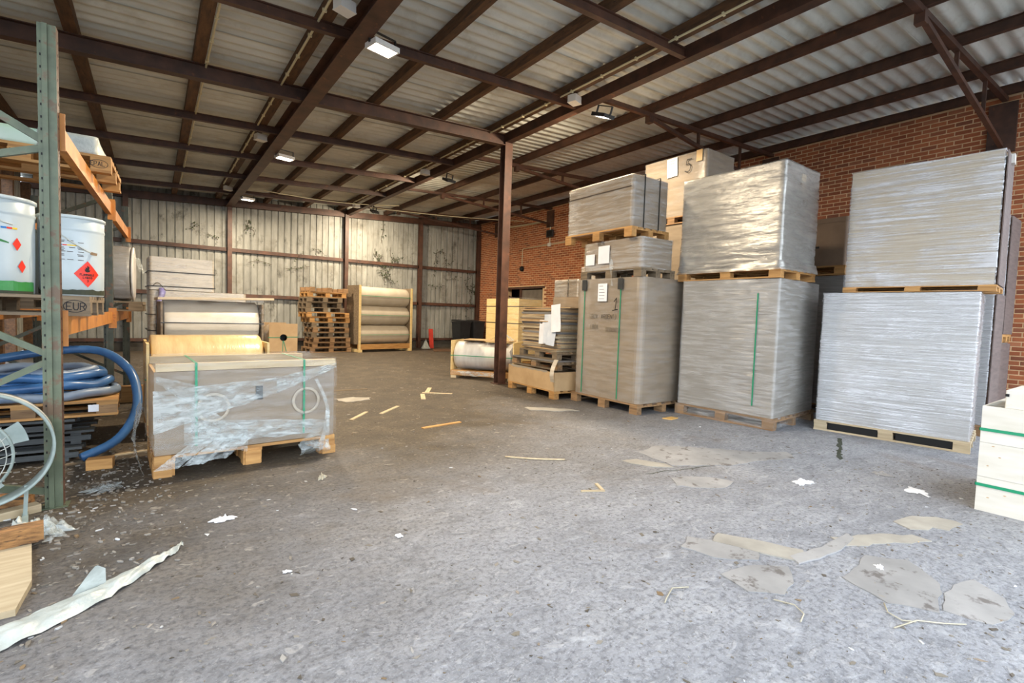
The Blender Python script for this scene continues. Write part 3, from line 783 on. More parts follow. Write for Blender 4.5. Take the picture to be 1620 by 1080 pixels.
# stacks behind them
M['endboard'] = pbr('dark_brown_end_board', lin(92, 80, 76), lin(116, 102, 96), .7, 4, (1, 1, 8), .15)
def endboard(t, L, D, z0, z1): MB().bx(L/2+.002, L/2+.012, -D/2+.015, D/2-.015, z0, z1).build('end_board', M['endboard'], t)
endboard(t, L, D, .07, 1.48)
t, L, D = load('pallet_load', 'narrow layered sheet stack showing behind the pale bluish stack', (8.6, 2.75), (8.6, 1.46), .50, 0, .14, 1.70, 'lightwrap', 'filmwhite', 'woodbrown', .008, 40, r=.006, rows=70)
endboard(t, L, D, .14, 1.83)
t, L, D = load('pallet_load', 'lower sheet stack against the brick wall, right of the narrow stack', (9.75, 2.8), (9.75, 1.57), .62, 0, .14, 1.05, 'stackside', 'filmwhite', 'woodbrown', .008, 40, r=.006, rows=60)
endboard(t, L, D, .14, 1.18)
t, L, D = load('pallet_load', 'upper sheet stack against the brick wall, on a yellow pallet', (9.75, 2.8), (9.75, 1.56), .62, 1.20, .12, 1.68, 'lightwrap', 'filmwhite', 'woodgold', .008, 40, r=.006, rows=60)
endboard(t, L, D, .12, 1.79)
t, L, D = load('pallet_load', 'grey load on the floor underneath the brown carton by the wall', (8.35, 4.36), (8.35, 3.05), 1.0, 0, .144, 1.98, 'stackside', 'filmthin', 'woodbrown', .006, 14, boxname='carton')
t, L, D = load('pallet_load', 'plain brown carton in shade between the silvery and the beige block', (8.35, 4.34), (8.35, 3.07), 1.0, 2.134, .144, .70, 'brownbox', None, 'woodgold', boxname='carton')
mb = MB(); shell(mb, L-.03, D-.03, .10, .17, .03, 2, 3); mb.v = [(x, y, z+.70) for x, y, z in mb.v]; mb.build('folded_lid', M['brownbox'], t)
MB().bx(-.1, .25, -D/2+.012, -D/2+.017, .42, .45).build('hand_slot', M['black'], t)

# ---- white plywood crate at the right edge
(cx, cy), rz, L = frame((5.06, .88), (5.06, -.35), 1.1)
t = thing('plywood_crate', 'white plywood crate with two green straps at the right edge', 'crate', (cx, cy, 0), rz); D = 1.1
for i, (a, c_) in enumerate(((.0, .26), (.262, .52), (.522, .78))):
    MB().bx(-L/2, L/2, -D/2, -D/2+.018, a, c_).build('front_plank', M['plywhite'], t)
MB().bx(-L/2, -L/2+.018, -D/2+.018, D/2, 0, .78).build('side_panel', M['plywhite'], t)
MB().bx(L/2-.018, L/2, -D/2+.018, D/2, 0, .78).build('side_panel', M['plywhite'], t)
MB().bx(-L/2+.018, L/2-.018, D/2-.018, D/2, 0, .78).build('back_panel', M['plywhite'], t)
MB().bx(-L/2, L/2, -D/2, D/2, .78, .796).build('lid', M['plywhite'], t)
hstrap(t, .20, L, D, w=.022); hstrap(t, .62, L, D, w=.022)
mb = MB()
for i in range(26):
    kx, kz = random.uniform(-L/2+.04, L/2-.04), random.uniform(.04, .75)
    disc2(mb, [(kx+.008*math.cos(q*PI/4)*random.uniform(.7, 1.4), kz+.004*math.sin(q*PI/4)) for q in range(8)], lambda u, v: (u, -D/2-.0012, v))
tag(mb.build('knots', M['card'], t), kind='stuff')
(cx, cy), rz, L = frame((5.08, .765), (5.08, -.2), .6)
t = thing('flat_box', 'low off-white box lying on the white plywood crate', 'box', (cx, cy, .797), rz)
shell(MB(), L, .6, 0, .13, .008, 1, 1).build('body', M['plywhite'], t)
MB().bx(-L/2-.001, -L/2+.02, -.305, -.295, .085, .105).build('hole', M['black'], t)
mb = MB(); mb.grid(lambda u, v: (5.10+.45*v, .86-.42*u*(.6+.4*v), .800+.006*abs(nz(u*4, v*4, 2))), 8, 8)
o = mb.build('plastic_sheet', M['plasticwhite'], None, True); tag(o, 'scrap of white plastic lying on the white crate lid', 'plastic sheet')

# ---- pallets of loose paper and board beside the column
PA, PB, PD = (5.44, 7.54), (5.32, 6.08), 1.05
(cx, cy), rz, L = frame(PA, PB, PD)
t = thing('wooden_pallet', 'golden pallet on the floor under the flat beige tray by the column', 'pallet', (cx, cy, 0), rz)
pallet_parts(t, L, PD, .135, M['woodgold'], bottoms=False)
t = thing('cardboard_tray', 'flat beige cardboard tray with torn liner under two grey pallets', 'tray', (cx, cy, .136), rz)
for a in ((-L/2, L/2, -PD/2, -PD/2+.02), (-L/2, L/2, PD/2-.02, PD/2), (-L/2, -L/2+.02, -PD/2+.02, PD/2-.02), (L/2-.02, L/2, -PD/2+.02, PD/2-.02)):
    MB().bx(*a, 0, .31).build('side_panel', M['card'], t)
MB().bx(-L/2+.02, L/2-.02, -PD/2+.02, PD/2-.02, .27, .29).build('sheet_top', M['cardgrey'], t)
mb = MB(); mb.grid(lambda u, v: (-L/2+.05+(L-.25)*u, -PD/2-.006+.02*v-.012*abs(nz(u*9, v*3, 1)), .325-.10*v*(.4+.6*abs(nz(u*6, 3, 0))+.3)), 30, 4)
mb.build('torn_liner', M['paperblue'] if False else M['beigewrap'], t, True)
z = .136+.33
t = thing('wooden_pallet', 'lower of the two grey pallets sandwiched above the beige tray', 'pallet', (cx+.03, cy+.02, z), rz+.03)
pallet_parts(t, 1.38, .95, .135, M['woodgrey'], mat2=M['woodbrown'])
z += .136
o = MB().box((cx+.03, cy+.03, z+.012), (1.30, .98, .022), rz+.05).build('hardboard_sheet', M['stackside']); tag(o, 'grey hardboard sheet between the two grey pallets', 'board')
z += .026
t = thing('wooden_pallet', 'upper grey pallet directly under the heap of cardboard sheets', 'pallet', (cx+.08, cy, z), rz-.04)
pallet_parts(t, 1.25, .9, .135, M['woodgrey'])
z += .136
# heap of sheets: about two dozen, each a board of its own
k = 0
zt = z
tones = [M['sheetcard'], M['card'], M['cardgrey'], M['woodpale'], M['sheetcard'], M['stackside']]
sheet_labels = []
while zt < 1.50:
    th = random.choice((.018, .022, .028, .034))
    m_ = tones[k % len(tones)] if k % 7 else M['woodpale']
    o = MB().box((0, 0, th/2), (1.12+random.uniform(-.05, .05), .82+random.uniform(-.04, .06), th)).build('cardboard_sheet', m_, None, loc=(cx+.09+random.uniform(-.03, .03), cy+.03+random.uniform(-.03, .03), zt), rz=rz+random.uniform(-.06, .06))
    tag(o, 'flat board in the heap of mixed cardboard sheets by the column', 'cardboard', 'heap of cardboard sheets on the grey pallet')
    zt += th+.0015; k += 1
o = MB().box((0, 0, .006), (1.25, .80, .012)).build('cardboard_sheet', M['card'], None, loc=(cx+.10, cy-.03, zt), rz=rz+.12); tag(o, 'large brown sheet sliding off the top of the cardboard heap', 'cardboard')
# papers hanging over the near corner of the heap
def hung(name, label, xa, w, ztop, h, lean, mat, seed):
    u = Vector((math.cos(rz), math.sin(rz), 0)); n = Vector((-u.y, u.x, 0)); base = Vector((cx+.09, cy+.03, 0))-n*.425
    mb = MB()
    mb.grid(lambda a, c_: tuple(base + u*(xa+w*a+.08*lean*c_) - n*(.012+.03*c_+.012*nz(a*2+seed, c_*2, 0)+seed*.002) + Vector((0, 0, ztop-h*c_+.03*a*lean))), 6, 6)
    q = len(mb.v); mb.v += [(x+.0015*n.x, y+.0015*n.y, z_) for x, y, z_ in mb.v]; mb.f += [tuple(i+q for i in f[::-1]) for f in mb.f]
    o = mb.build(name, mat, None, True); tag(o, label, 'paper')
hung('paper_sheet', 'left white sheet of the papers hanging on the cardboard heap', .04, .22, 1.30, .42, .3, M['paper'], 1)
hung('paper_sheet', 'upright bluish white sheet in the middle of the papers hanging on the heap', .19, .24, 1.40, .50, .2, M['paperblue'], 4)
hung('paper_sheet', 'crumpled pale paper low between the hanging sheets', .34, .24, 1.24, .36, -.5, M['paperblue'], 8)
hung('paper_sheet', 'right white sheet of the papers, folded over beside the tall carton', .40, .26, 1.56, .46, .8, M['paper'], 12)
mb = MB(); mb.tube([(cx-.05, cy-.82+.0*i, .82-.0*i) for i in range(2)], .01)
mb = MB(); mb.grid(lambda a, c_: (5.36-.09*math.sin(c_*2.4)-.05*c_, 6.04+.10*a-.05*c_, .66-.36*c_), 3, 10)
o = mb.build('paper_strip', M['beigewrap'], None, True); tag(o, 'curled grey paper strip drooping beside the beige tray', 'paper')
# wrapped boxes behind the heap
t, _, _ = load('pallet_load', 'wrapped load standing behind the heap of cardboard sheets', (6.62, 7.75), (6.62, 6.35), .95, 0, .144, 1.62, 'cardgrey', None, 'woodbrown', boxname='carton')
(bx_, by_), brz, BL = frame((6.64, 7.7), (6.64, 7.0), .6)
t = thing('wrapped_box', 'silvery wrapped box with a dark strap behind the cardboard heap', 'box', (bx_, by_, 1.766), brz)
shell(MB(), BL-.02, .58, 0, .33, .03, 2, 3).build('box', M['cardgrey'], t)
w = wrinkle(.01, 12, 3); shell(MB(), BL, .6, .002, .34, .03, 20, 16, lambda x, y, z: abs(w(x, y, z)), bottom=False).build('stretch_film', M['filmsilver'], t, True)
vstrap(t, .08, .62, .0, .345, 'strapblack')
(bx_, by_), brz, BL = frame((6.64, 6.95), (6.64, 6.4), .6)
t = thing('wrapped_box', 'taller film-wrapped box squeezed beside the carton marked 1', 'box', (bx_, by_, 1.766), brz)
shell(MB(), BL-.02, .58, 0, .55, .03, 2, 3).build('box', M['cardgrey'], t)
shell(MB(), BL, .6, .002, .56, .05, 24, 16, lambda x, y, z: abs(w(x, y, z))*1.6, bottom=False).build('stretch_film', M['film'], t, True)

# ---- film rolls in timber cradles
def roll_mesh(r, L, core=.04, n=40, wob=0., seed=0):
    """roll along x, with a hollow core and slightly dished ends"""
    mt = Matrix.Rotation(PI/2, 4, 'Y'); mb = MB()
    prof = [(core, -L/2+.01), (r*.97, -L/2), (r, -L/2+.012)] + [(r+wob*nz(q*3.1, seed, 0), -L/2+L*q/14) for q in range(1, 14)] + [(r, L/2-.012), (r*.97, L/2), (core, L/2-.01)]
    mb.lathe(prof, n, mt); return mb
def cradle(name, label, A, B, D, z0, rolls, mat, wood, endh, base_h=.14, group=None, cat='film rolls', straps='strap', endmat=None, basemat=None, top=False, z_first=None):
    """rolls = list of (radius, z centre above base)"""
    (cx, cy), rz, L = frame(A, B, D)
    t = thing(name, label, cat, (cx, cy, z0), rz, group)
    bmt = M[basemat or wood]
    for y in (-D/2+.04, D/2-.04):
        MB().bx(-L/2, L/2, y-.04, y+.04, base_h*.35, base_h).build('base_beam', bmt, t)
    for x in (-L/2+.07, L/2-.07):
        MB().bx(x-.06, x+.06, -D/2, D/2, 0, base_h*.35).build('skid', M[wood], t)
    for x in (-L/2+.012, L/2-.012):
        MB().bx(x-.012, x+.012, -D/2, D/2, base_h, endh).build('end_board', M[endmat or wood], t)
    for i, (r, zc) in enumerate(rolls):
        o = roll_mesh(r, L-.08, .045, 44, .006, i+len(label)).build('roll', M[mat], t, True, (0, 0, zc))
        if straps:
            MB().bx(-L/2-.006, L/2+.006, -max(r, D/2)-.006, -max(r, D/2)-.003, zc+.005, zc+.02).build('strap', M[straps], t)
    return t, L, D
t, L, D = cradle('film_roll_crate', 'single white film roll in a timber cradle beside the steel column', (5.12, 9.22), (5.98, 8.12), .70, 0, [(.30, .47)], 'whiteroll', 'woodpale', .80, .17, endmat='plyyellow', basemat='woodgold')
for x, w_, y_, a in ((-.25, .5, .05, .05), (.3, .55, -.02, -.04)):
    MB().box((x, y_, .812), (w_, .5, .018), a).build('lid_board', M['card'], t)
mb = MB(); mb.grid(lambda u, v: (-L/2+.02+1.1*u, -D/2-.02-.05*math.sin(PI*u)*abs(nz(u*6, v*3, 1))-.02*v, .16-.13*v*(.6+.5*abs(nz(u*5, 2, 0)))), 40, 6); mb.build('film_trail', M['filmtorn'], t, True)
mb = MB(); mb.grid(lambda u, v: (.18+.42*u, -.20+.35*v-.25*abs(u-.5), .83+.16*math.sin(PI*u)*(1-.5*v)+.04*nz(u*7, v*7, 0)), 14, 12); mb.build('film_bundle', M['filmtorn'], t, True)

# ---- yellow plywood crate behind the column
(cx, cy), rz, L = frame((8.0, 12.3), (8.0, 10.7), .8)
t = thing('plywood_crate', 'tall yellow plywood crate with dark straps behind the steel column', 'crate', (cx, cy, 0), rz)
for i in range(4): MB().bx(-L/2, L/2, -.4, -.38, .12+i*.43, .12+(i+1)*.43-.006).build('front_plank', M['plyyellow'], t)
MB().bx(-L/2, L/2, -.378, .4, .12, 1.82).build('body', M['plyyellow'], t)
for x in (-L/2+.08, 0, L/2-.08): MB().bx(x-.06, x+.06, -.4, .4, 0, .12).build('skid', M['woodgold'], t)
for z in (.62, 1.15, 1.62): hstrap(t, z, L, .8, 'strapblack', .02)
mb = MB(); shell(mb, .5, .86, .2, 1.86, .05, 30, 14, lambda x, y, z: .03*nz(x*3, y*3, z*5)); mb.v = [(x+L/2-.22, y, z) for x, y, z in mb.v]; mb.build('film_wrap', M['filmthin'], t, True)

# ---- bins in the far corner
def wheelie(x, y, rz, label):
    t = thing('wheeled_bin', label, 'bin', (x, y, 0), rz, 'dark bins in the far corner')
    mb = MB()
    a, c_ = (.20, .25), (.25, .31)
    vs = [(sx_*q[0], sy_*q[1], z) for z, q in ((.05, a), (1.02, c_)) for sx_, sy_ in ((-1, -1), (1, -1), (1, 1), (-1, 1))]
    mb.add(vs, [(3, 2, 1, 0), (0, 1, 5, 4), (1, 2, 6, 5), (2, 3, 7, 6), (3, 0, 4, 7), (4, 5, 6, 7)]); mb.build('body', M['bin'], t)
    MB().bx(-.27, .27, -.33, .33, 1.02, 1.06).build('rim', M['bin'], t)
    MB().bar((-.26, -.33, 1.075), (-.26, .33, 1.10), .02, .02).box((0, 0, 1.09), (.54, .66, .04), 0, .04).build('lid', M['bin'], t)
    MB().tube([(-.2, .37, 1.12), (.2, .37, 1.12)], .02).build('handle', M['bin'], t)
    for s_ in (-.22, .22): MB().lathe([(.1, -.025), (.1, .025)], 16, Matrix.Translation((s_, .24, .1)) @ Matrix.Rotation(PI/2, 4, 'Y')).build('wheel', M['black'], t)
wheelie(9.85, 16.95, .06, 'left of two dark wheeled bins in the far corner')
wheelie(10.48, 16.90, -.05, 'right of two dark wheeled bins beside the brick wall corner')
o = MB().box((0, 0, .37), (.17, .03, .76), 0, R(-8)).build('red_board', M['redboard'], None, loc=(8.72, 17.30, 0)); tag(o, 'narrow red board leaning against the back wall rail', 'board')
o = MB().slab([(8.05, 15.75), (9.2, 15.55), (9.5, 16.5), (8.5, 16.75)], 0, .02).build('floor_panel', M['timber']); tag(o, 'dark brown panel lying flat on the floor by the back wall', 'panel')
mb = MB(); mb.grid(lambda u, v: (8.22+.34*u, 16.98+.2*v, .004+.38*math.sin(PI*u)*math.sin(PI*v)*(.6+.6*abs(nz(u*6, v*6, 4)))), 14, 12)
o = mb.build('plastic_heap', M['plasticwhite'], None, True); tag(o, 'crumpled plastic heap at the foot of the back wall post', 'plastic')

# ---- stacked rolls at the back
t, L, D = cradle('film_roll_rack', 'tall timber rack of three silver film rolls by the back wall', (5.40, 15.88), (7.42, 16.28), .80, 0, [(.33, .56), (.33, 1.22), (.33, 1.85)], 'silverroll', 'plyyellow', 2.2, .26, endmat='woodgrey', basemat='woodgold')
for x in (-L/2+.02, L/2-.02):
    MB().bx(x-.035, x+.035, -D/2-.03, -D/2, 0, 2.2).build('corner_post', M['plyyellow'], t)
# ---- stack of empty pallets
G_P = 'stack of empty pallets by the back wall'
zz = 0
mats = ['woodbrown', 'woodbrown', 'woodbrown', 'woodgrey', 'woodbrown', 'woodgrey', 'woodgold', 'woodgold', 'woodgrey', 'woodgrey', 'woodgrey', 'woodgold']
nm = ['bottom pallet', 'second pallet', 'third pallet', 'fourth pallet', 'fifth pallet', 'sixth pallet', 'lower bright orange pallet', 'upper bright orange pallet', 'ninth pallet', 'tenth pallet', 'eleventh pallet', 'twelfth pallet']
for i in range(12):
    dx = (0, .02, .03, -.02, .0, -.03, -.03, -.09, -.18, -.22, -.20, -.12)[i]
    h = .158
    t = thing('wooden_pallet', nm[i]+' from the floor in the tall stack of empty pallets' if 'orange' not in nm[i] else nm[i]+' halfway up the tall stack of empty pallets', 'pallet', (4.56+dx, 16.55+random.uniform(-.03, .03), zz), R(5)+random.uniform(-.02, .02), G_P)
    pallet_parts(t, (1.32, 1.2, 1.18, 1.18, 1.15, 1.18, 1.28, 1.34, 1.2, 1.1, 1.1, 1.2)[i], .85, h, M[mats[i]], nd=5, bottoms=i not in (9,))
    zz += h+.001
t = thing('wooden_pallet', 'upturned pallet with its blocks in the air on top of the tall pallet stack', 'pallet', (4.47, 16.55, zz), R(9), G_P)
pallet_parts(t, 1.22, .85, .15, M['woodbrown'], nd=5, flip=True, bottoms=False)

# ---- left group of wrapped loads
A_, B_ = (-.01, 4.69), (1.40, 4.77)
(cx, cy), rz, L = frame(A_, B_, .74); D = .74
t = thing('pallet_load', 'torn film-wrapped grey crate on a pallet in front of the gold roll', 'pallet load', (cx, cy, 0), rz)
pb = pallet_base(t, L, D, .165, M['woodgold'], nd=5, bottoms=False)
for x in (-L/2+.06, L/2-.06):
    MB().bx(x-.06, x+.06, -D/2-.03, D/2, 0, .075).build('skid', M['woodgold'], t)
    MB().bx(x-.055, x+.055, -D/2-.02, -D/2+.12, .076, .17).build('block', M['woodgold'], t)
MB().bx(-.06, .06, -D/2-.01, D/2, 0, .12).build('skid', M['woodgold'], t)
MB().bx(-L/2+.01, L/2-.01, -D/2+.005, -D/2+.02, .17, .83).build('front_panel', M['cardgrey'], t)
MB().bx(-L/2+.01, L/2-.01, D/2-.02, D/2-.005, .17, .83).build('back_panel', M['cardgrey'], t)
MB().bx(-L/2+.01, -L/2+.03, -D/2+.02, D/2-.02, .17, .83).build('end_panel', M['card'], t)
MB().bx(L/2-.03, L/2-.01, -D/2+.02, D/2-.02, .17, .83).build('end_panel', M['cardgrey'], t)
MB().bx(-L/2+.03, L/2-.03, -D/2+.02, D/2-.02, .80, .83).build('inner_sheet', M['cardgrey'], t)
MB().bx(-L/2+.02, L/2, -D/2-.004, -D/2+.05, .835, .895).build('top_batten', M['woodpale'], t)
MB().bx(-L/2+.02, L/2-.1, D/2-.05, D/2+.004, .835, .895).build('top_batten', M['woodpale'], t)
for x in (-.42, .42): vstrap(t, x, D+.03, .22, .895, 'strap', .018)
for x in (-.30, .44):
    mb = MB(); mb.lathe([(.10, -.004), (.122, -.004), (.125, 0), (.122, .004), (.10, .004), (.098, 0), (.10, -.004)], 36, Matrix.Translation((x, -D/2-.006, .52)) @ Matrix.Rotation(PI/2, 4, 'X'), cap=False)
    mb.build('roll_core_ring', M['beigewrap'], t, True)
MB().bx(.02, .075, -D/2-.003, -D/2+.004, .56, .68).build('sticker', M['darkgrey'], t)
w = wrinkle(.014, 15, 7)
mb = MB(); shell(mb, L+.02, D+.03, .19, .915, .03, 46, 40, lambda x, y, z: abs(w(x, y, z))+.004, bottom=False, top=False); mb.build('stretch_film', M['filmthin'], t, True)
# diagonal band of bunched film across the front
def band(x0, z0, x1, z1, w0, w1, seed, amp=.03, name='film_band', mat='filmtorn'):
    mb = MB()
    def fn(u, v):
        x = x0+(x1-x0)*u; zc = z0+(z1-z0)*u; ww = w0+(w1-w0)*u
        return (x, -D/2-.03-amp*abs(nz(u*6+seed, v*14, 0)), zc+ww*(v-.5)+.01*nz(u*9, v*9, seed))
    mb.grid(fn, 50, 18); mb.build(name, M[mat], t, True)
band(-L/2, .52, .18, .68, .34, .14, 1); band(.18, .68, L/2, .84, .14, .05, 2)
band(-L/2+.2, .34, L/2-.06, .27, .20, .12, 5, .03); band(-L/2+.02, .78, -.42, .62, .05, .20, 9)
band(-.46, .44, -.05, .22, .30, .20, 12, .05)
mb = MB()
for a, zb in ((-.38, .16), (-.2, .17), (-.05, .19)):
    mb.grid(lambda u, v: (a-.25*v+.16*(u-.5), -D/2-.04-.05*abs(nz(u*5, v*6, a*9))-.05*v, zb+.10-.18*v), 10, 14)
mb.build('film_rags', M['filmtorn'], t, True)
mb = MB(); mb.grid(lambda u, v: (.50+.10*v+.03*u+.06*math.sin(3*v), -D/2-.045-.03*math.sin(6*v), .72-.66*v), 4, 30); mb.build('film_tail', M['filmtorn'], t, True)
mb = MB(); mb.grid(lambda u, v: (.36+.26*u, -D/2-.05-.10*math.sin(PI*v)-.05*abs(nz(u*5, v*5, 3)), .03+.16*v*(.6+.6*math.sin(PI*u))), 14, 10); mb.build('film_rags', M['filmtorn'], t, True)
mb = MB(); mb.grid(lambda u, v: (.60-.06*v+.04*u, -D/2-.06-.02*math.sin(5*v), .42-.38*v), 4, 20); mb.build('film_tail', M['filmtorn'], t, True)
mb = MB(); mb.grid(lambda u, v: (-L/2+.03+(L-.1)*u, -D/2+.02+(D-.06)*v, .912+.03*abs(nz(u*6, v*4, 2))*math.sin(PI*v)), 36, 14); mb.build('film_cover', M['filmthin'], t, True)
mb = MB(); mb.grid(lambda u, v: (-L/2-.05-.05*math.sin(PI*v)-.04*abs(nz(u*4, v*5, 1)), -D/2+.1+.4*u, .55*v), 10, 16); mb.build('film_rags', M['filmtorn'], t, True)

# gold roll behind it
t, L, D = cradle('film_roll_crate', 'glossy gold film roll between end boards behind the torn grey crate', (-.06, 6.0), (1.05, 6.05), .76, 0, [(.34, .70)], 'goldroll', 'plyyellow', .97, .16, straps=None, endmat='plyyellow', basemat='woodgold')
MB().bx(-L/2-.012, L/2+.01, -.33, -.32, .60, .615).build('strap', M['strap'], t)
t, L, D = cradle('film_roll_crate', 'pair of cream wrapped rolls stacked in a frame behind the gold roll', (.07, 7.60), (1.25, 7.66), .72, 0, [(.31, .49), (.31, 1.12)], 'creamroll', 'woodgrey', 1.40, .16, straps='strapblack')
MB().box((.05, 0, 1.46), (1.34, .78, .03), .0, 0, -.035).build('lid_board', M['woodpale'], t)
w = wrinkle(.02, 5, 3); mb = MB(); shell(mb, L+.06, D+.10, 1.1, 1.49, .05, 14, 24, lambda x, y, z: w(x, y, z), bottom=False); mb.build('film_wrap', M['filmthin'], t, True)
t, L, D = load('pallet_load', 'wide cream wrapped load at the back of the left group, purple film hanging on it', (-.07, 9.55), (1.32, 9.62), .8, 0, .14, 1.44, 'creamroll', 'film', 'woodbrown', .012, 8, r=.05, sag=.012)
hstrap(t, .95, L, D, 'strapblack', .014); hstrap(t, 1.2, L, D, 'strapblack', .014)
mb = MB(); mb.tube([(-L/2+.16+.02*math.sin(i*1.3), -D/2-.05, 1.62-i*.06) for i in range(14)], .03, 8, rs=[.03+.018*abs(math.sin(i*1.9)) for i in range(14)]); mb.build('twisted_film', M['filmpurple'], t, True)
MB().bx(-L/2+.10, -L/2+.30, -D/2-.02, -D/2-.004, .5, 1.35).build('dark_board', M['darkgrey'], t)
t, L, D = load('wrapped_box', 'cream wrapped box with two dark straps, highest of the left group', (-.06, 9.58), (.83, 9.64), .7, 1.59, 0, .52, 'creamroll', 'film', 'woodbrown', .008, 10, r=.03, cat='box', inset=.01, boxname='box')
hstrap(t, .06, L, D, 'strapblack', .014); hstrap(t, .29, L, D, 'strapblack', .014)
mb = MB(); mb.tube([(-.4+.02*i, -D/2-.02, .05+.06*math.sin(i*.5)) for i in range(10)], .005, 5); mb.build('loose_strap', M['strapblack'], t)

# square-ended rolls
def endroll(z, label, hole=True):
    t = thing('boxed_roll', label, 'boxed roll', (1.98, 10.06, z), R(3), 'boxed rolls standing behind the gold roll')
    pl = MB(); w = .25; n = 24; ring = [(.065*math.cos(2*PI*k/n), .27+.065*math.sin(2*PI*k/n)) for k in range(n)]
    out = []
    for k in range(n):
        a = 2*PI*k/n; ca, sa = math.cos(a), math.sin(a); s_ = w/max(abs(ca), abs(sa)); out.append((ca*s_, .27+sa*s_*1.06))
    for y0, y1 in ((-.02, 0), (.78, .80)):
        pl = MB(); vs = [(x, y0, z_) for x, z_ in ring]+[(x, y0, z_) for x, z_ in out]+[(x, y1, z_) for x, z_ in ring]+[(x, y1, z_) for x, z_ in out]
        fs = []
        for k in range(n):
            j = (k+1) % n
            fs += [(k, n+k, n+j, j), (2*n+k, 2*n+j, 3*n+j, 3*n+k), (n+k, 3*n+k, 3*n+j, n+j), (k, j, 2*n+j, 2*n+k)]
        pl.add(vs, fs).build('end_plate', M['card'], t)
    MB().lathe([(.066, 0), (.245, 0), (.245, .78), (.066, .78)], 32, Matrix.Translation((0, .0, .27)) @ Matrix.Rotation(-PI/2, 4, 'X'), cap=False).build('roll', M['cardgrey'], t, True)
    MB().lathe([(.0, .10), (.066, .10)], 24, Matrix.Translation((0, .0, .27)) @ Matrix.Rotation(-PI/2, 4, 'X'), cap=False).build('core_plug', M['black'], t)
    MB().bx(-.27, -.055, -.026, -.021, .268, .28).bx(.055, .27, -.026, -.021, .275, .287).bar((0, -.0235, .21), (.05, -.0235, .01), .003, .012, (1, 0, 0)).bar((-.01, -.0235, .21), (-.015, -.0235, .01), .003, .012, (1, 0, 0)).build('strap', M['strap'], t)
endroll(.0, 'lower boxed roll with a round core hole beside the cream rolls'); endroll(.537, 'upper boxed roll with a round core hole and green straps')

# ================================================================== PALLET RACK ON THE LEFT
RX, RY, RA = -.535, 4.36, R(-1.75)
RACK = Matrix.Translation((RX, RY, 0)) @ Matrix.Rotation(RA, 4, 'Z')
def rw(x, y, z): return tuple(RACK @ Vector((x, y, z)))
rack = thing('pallet_rack', 'green pallet rack with orange beams along the left side', 'rack', (RX, RY, 0), RA)
FR = (0., 3.25, 5.75); RD = 1.05
def upright(x, y, h, mat):
    mb = MB(); s_ = 1
    mb.bx(x-.045, x+.045, y-.038, y-.034, 0, h)                 # slotted face towards the aisle end
    mb.bx(x-.045, x-.041, y-.034, y+.038, 0, h)
    mb.bx(x-.022, x-.018, y-.046, y-.038, 0, h); mb.bx(x+.0, x+.004, y-.046, y-.038, 0, h); mb.bx(x-.022, x+.004, y-.050, y-.046, 0, h)
    u = mb.build('upright', mat, rack)
    MB().bx(x+.041, x+.045, y-.034, y+.038, 0, h).build('flange', M['greenold'] if y else M['steel'], u)
    sl = MB()
    n = int((h-.1)/.0765)
    for i in range(n):
        zc = .06+i*.0765
        sl.bx(x-.034, x-.027, y-.0395, y-.0378, zc, zc+.015)
        sl.bx(x+.0442, x+.0462, y+.004, y+.012, zc+.03, zc+.045)
    tag(sl.build('slots', M['black'], u), kind='stuff')
    MB().bx(x-.07, x+.07, y-.06, y+.06, 0, .006).build('foot_plate', mat, u)
for i, y in enumerate(FR):
    for x in (0, -RD):
        upright(x, y, 3.09 if (i == 0) else (3.0 if i == 1 else 2.9), M['green'] if i == 0 else M['greenold'])
    # braces across the frame
    zs = [.25, .85, 1.45, 2.05, 2.62] if i else [.30, .93, 1.16, 1.55, 2.28, 2.95]
    segs = [((0, 1.0), (-RD, 1.6)), ((0, .98), (-RD, .38)), ((0, 2.36), (-RD, 2.98)), ((0, 2.34), (-RD, 1.95)), ((-RD, .36), (0, .1))] if i == 0 else [((0, .2), (-RD, .8)), ((-RD, .8), (0, 1.4)), ((0, 1.4), (-RD, 2.0)), ((-RD, 2.0), (0, 2.6))]
    for (xa, za), (xb, zb) in segs:
        MB().bar((xa, y, za), (xb, y, zb), .03, .045).build('brace', M['green'] if i == 0 else M['greenold'], rack)
def beam(x, ya, yb, z, mat):
    b_ = MB().bx(x-.02, x+.02, ya+.045, yb-.045, z-.065, z+.065).bx(x-.032, x-.02, ya+.045, yb-.045, z-.065, z+.03).build('beam', mat, rack)
    for y, s_ in ((ya, 1), (yb, -1)):
        MB().bx(x-.03, x+.052, y+s_*.0386, y+s_*.048, z-.13, z+.11).build('connector', mat, b_)
for z in (1.19, 2.47):
    for ya, yb in zip(FR, FR[1:]):
        beam(0.02, ya, yb, z, M['orange']); beam(-RD, ya, yb, z, M['orange'])
# ---- upper level
def rpallet(x, y, z, L, W, H, rzv, mat, label, mat2=None, nd=6):
    t = thing('wooden_pallet', label, 'pallet', rw(x, y, z), RA+rzv); pallet_parts(t, L, W, H, M[mat], nd=nd, mat2=M[mat2] if mat2 else None); return t
t = rpallet(-.42, 2.02, 2.537, 1.2, 1.0, .15, 0, 'woodgold', 'clean yellow pallet stamped with an oval mark on the top rack level')
mb = MB(); mp = lambda u, v: (u+.465, -.5015, v+.05)
lettering(mb, 'EPAL', .036, .005, lambda u, v: (u+.455, -.5015, v+.055)); 
ribbon(mb, [(.0+.065+.062*math.cos(a*PI/12), .02+.036*math.sin(a*PI/12)) for a in range(25)], .004, lambda u, v: (u+.452, -.5015, v+.052))
lettering(mb, 'EPAL', .036, .005, lambda u, v: (u-.06, -.5015, v+.055))
mb.build('stamp', M['ink'], t)
t = thing('sheet_bundle', 'pale green and white bundle lying on the clean yellow pallet', 'bundle', rw(-.46, 2.02, 2.689), RA)
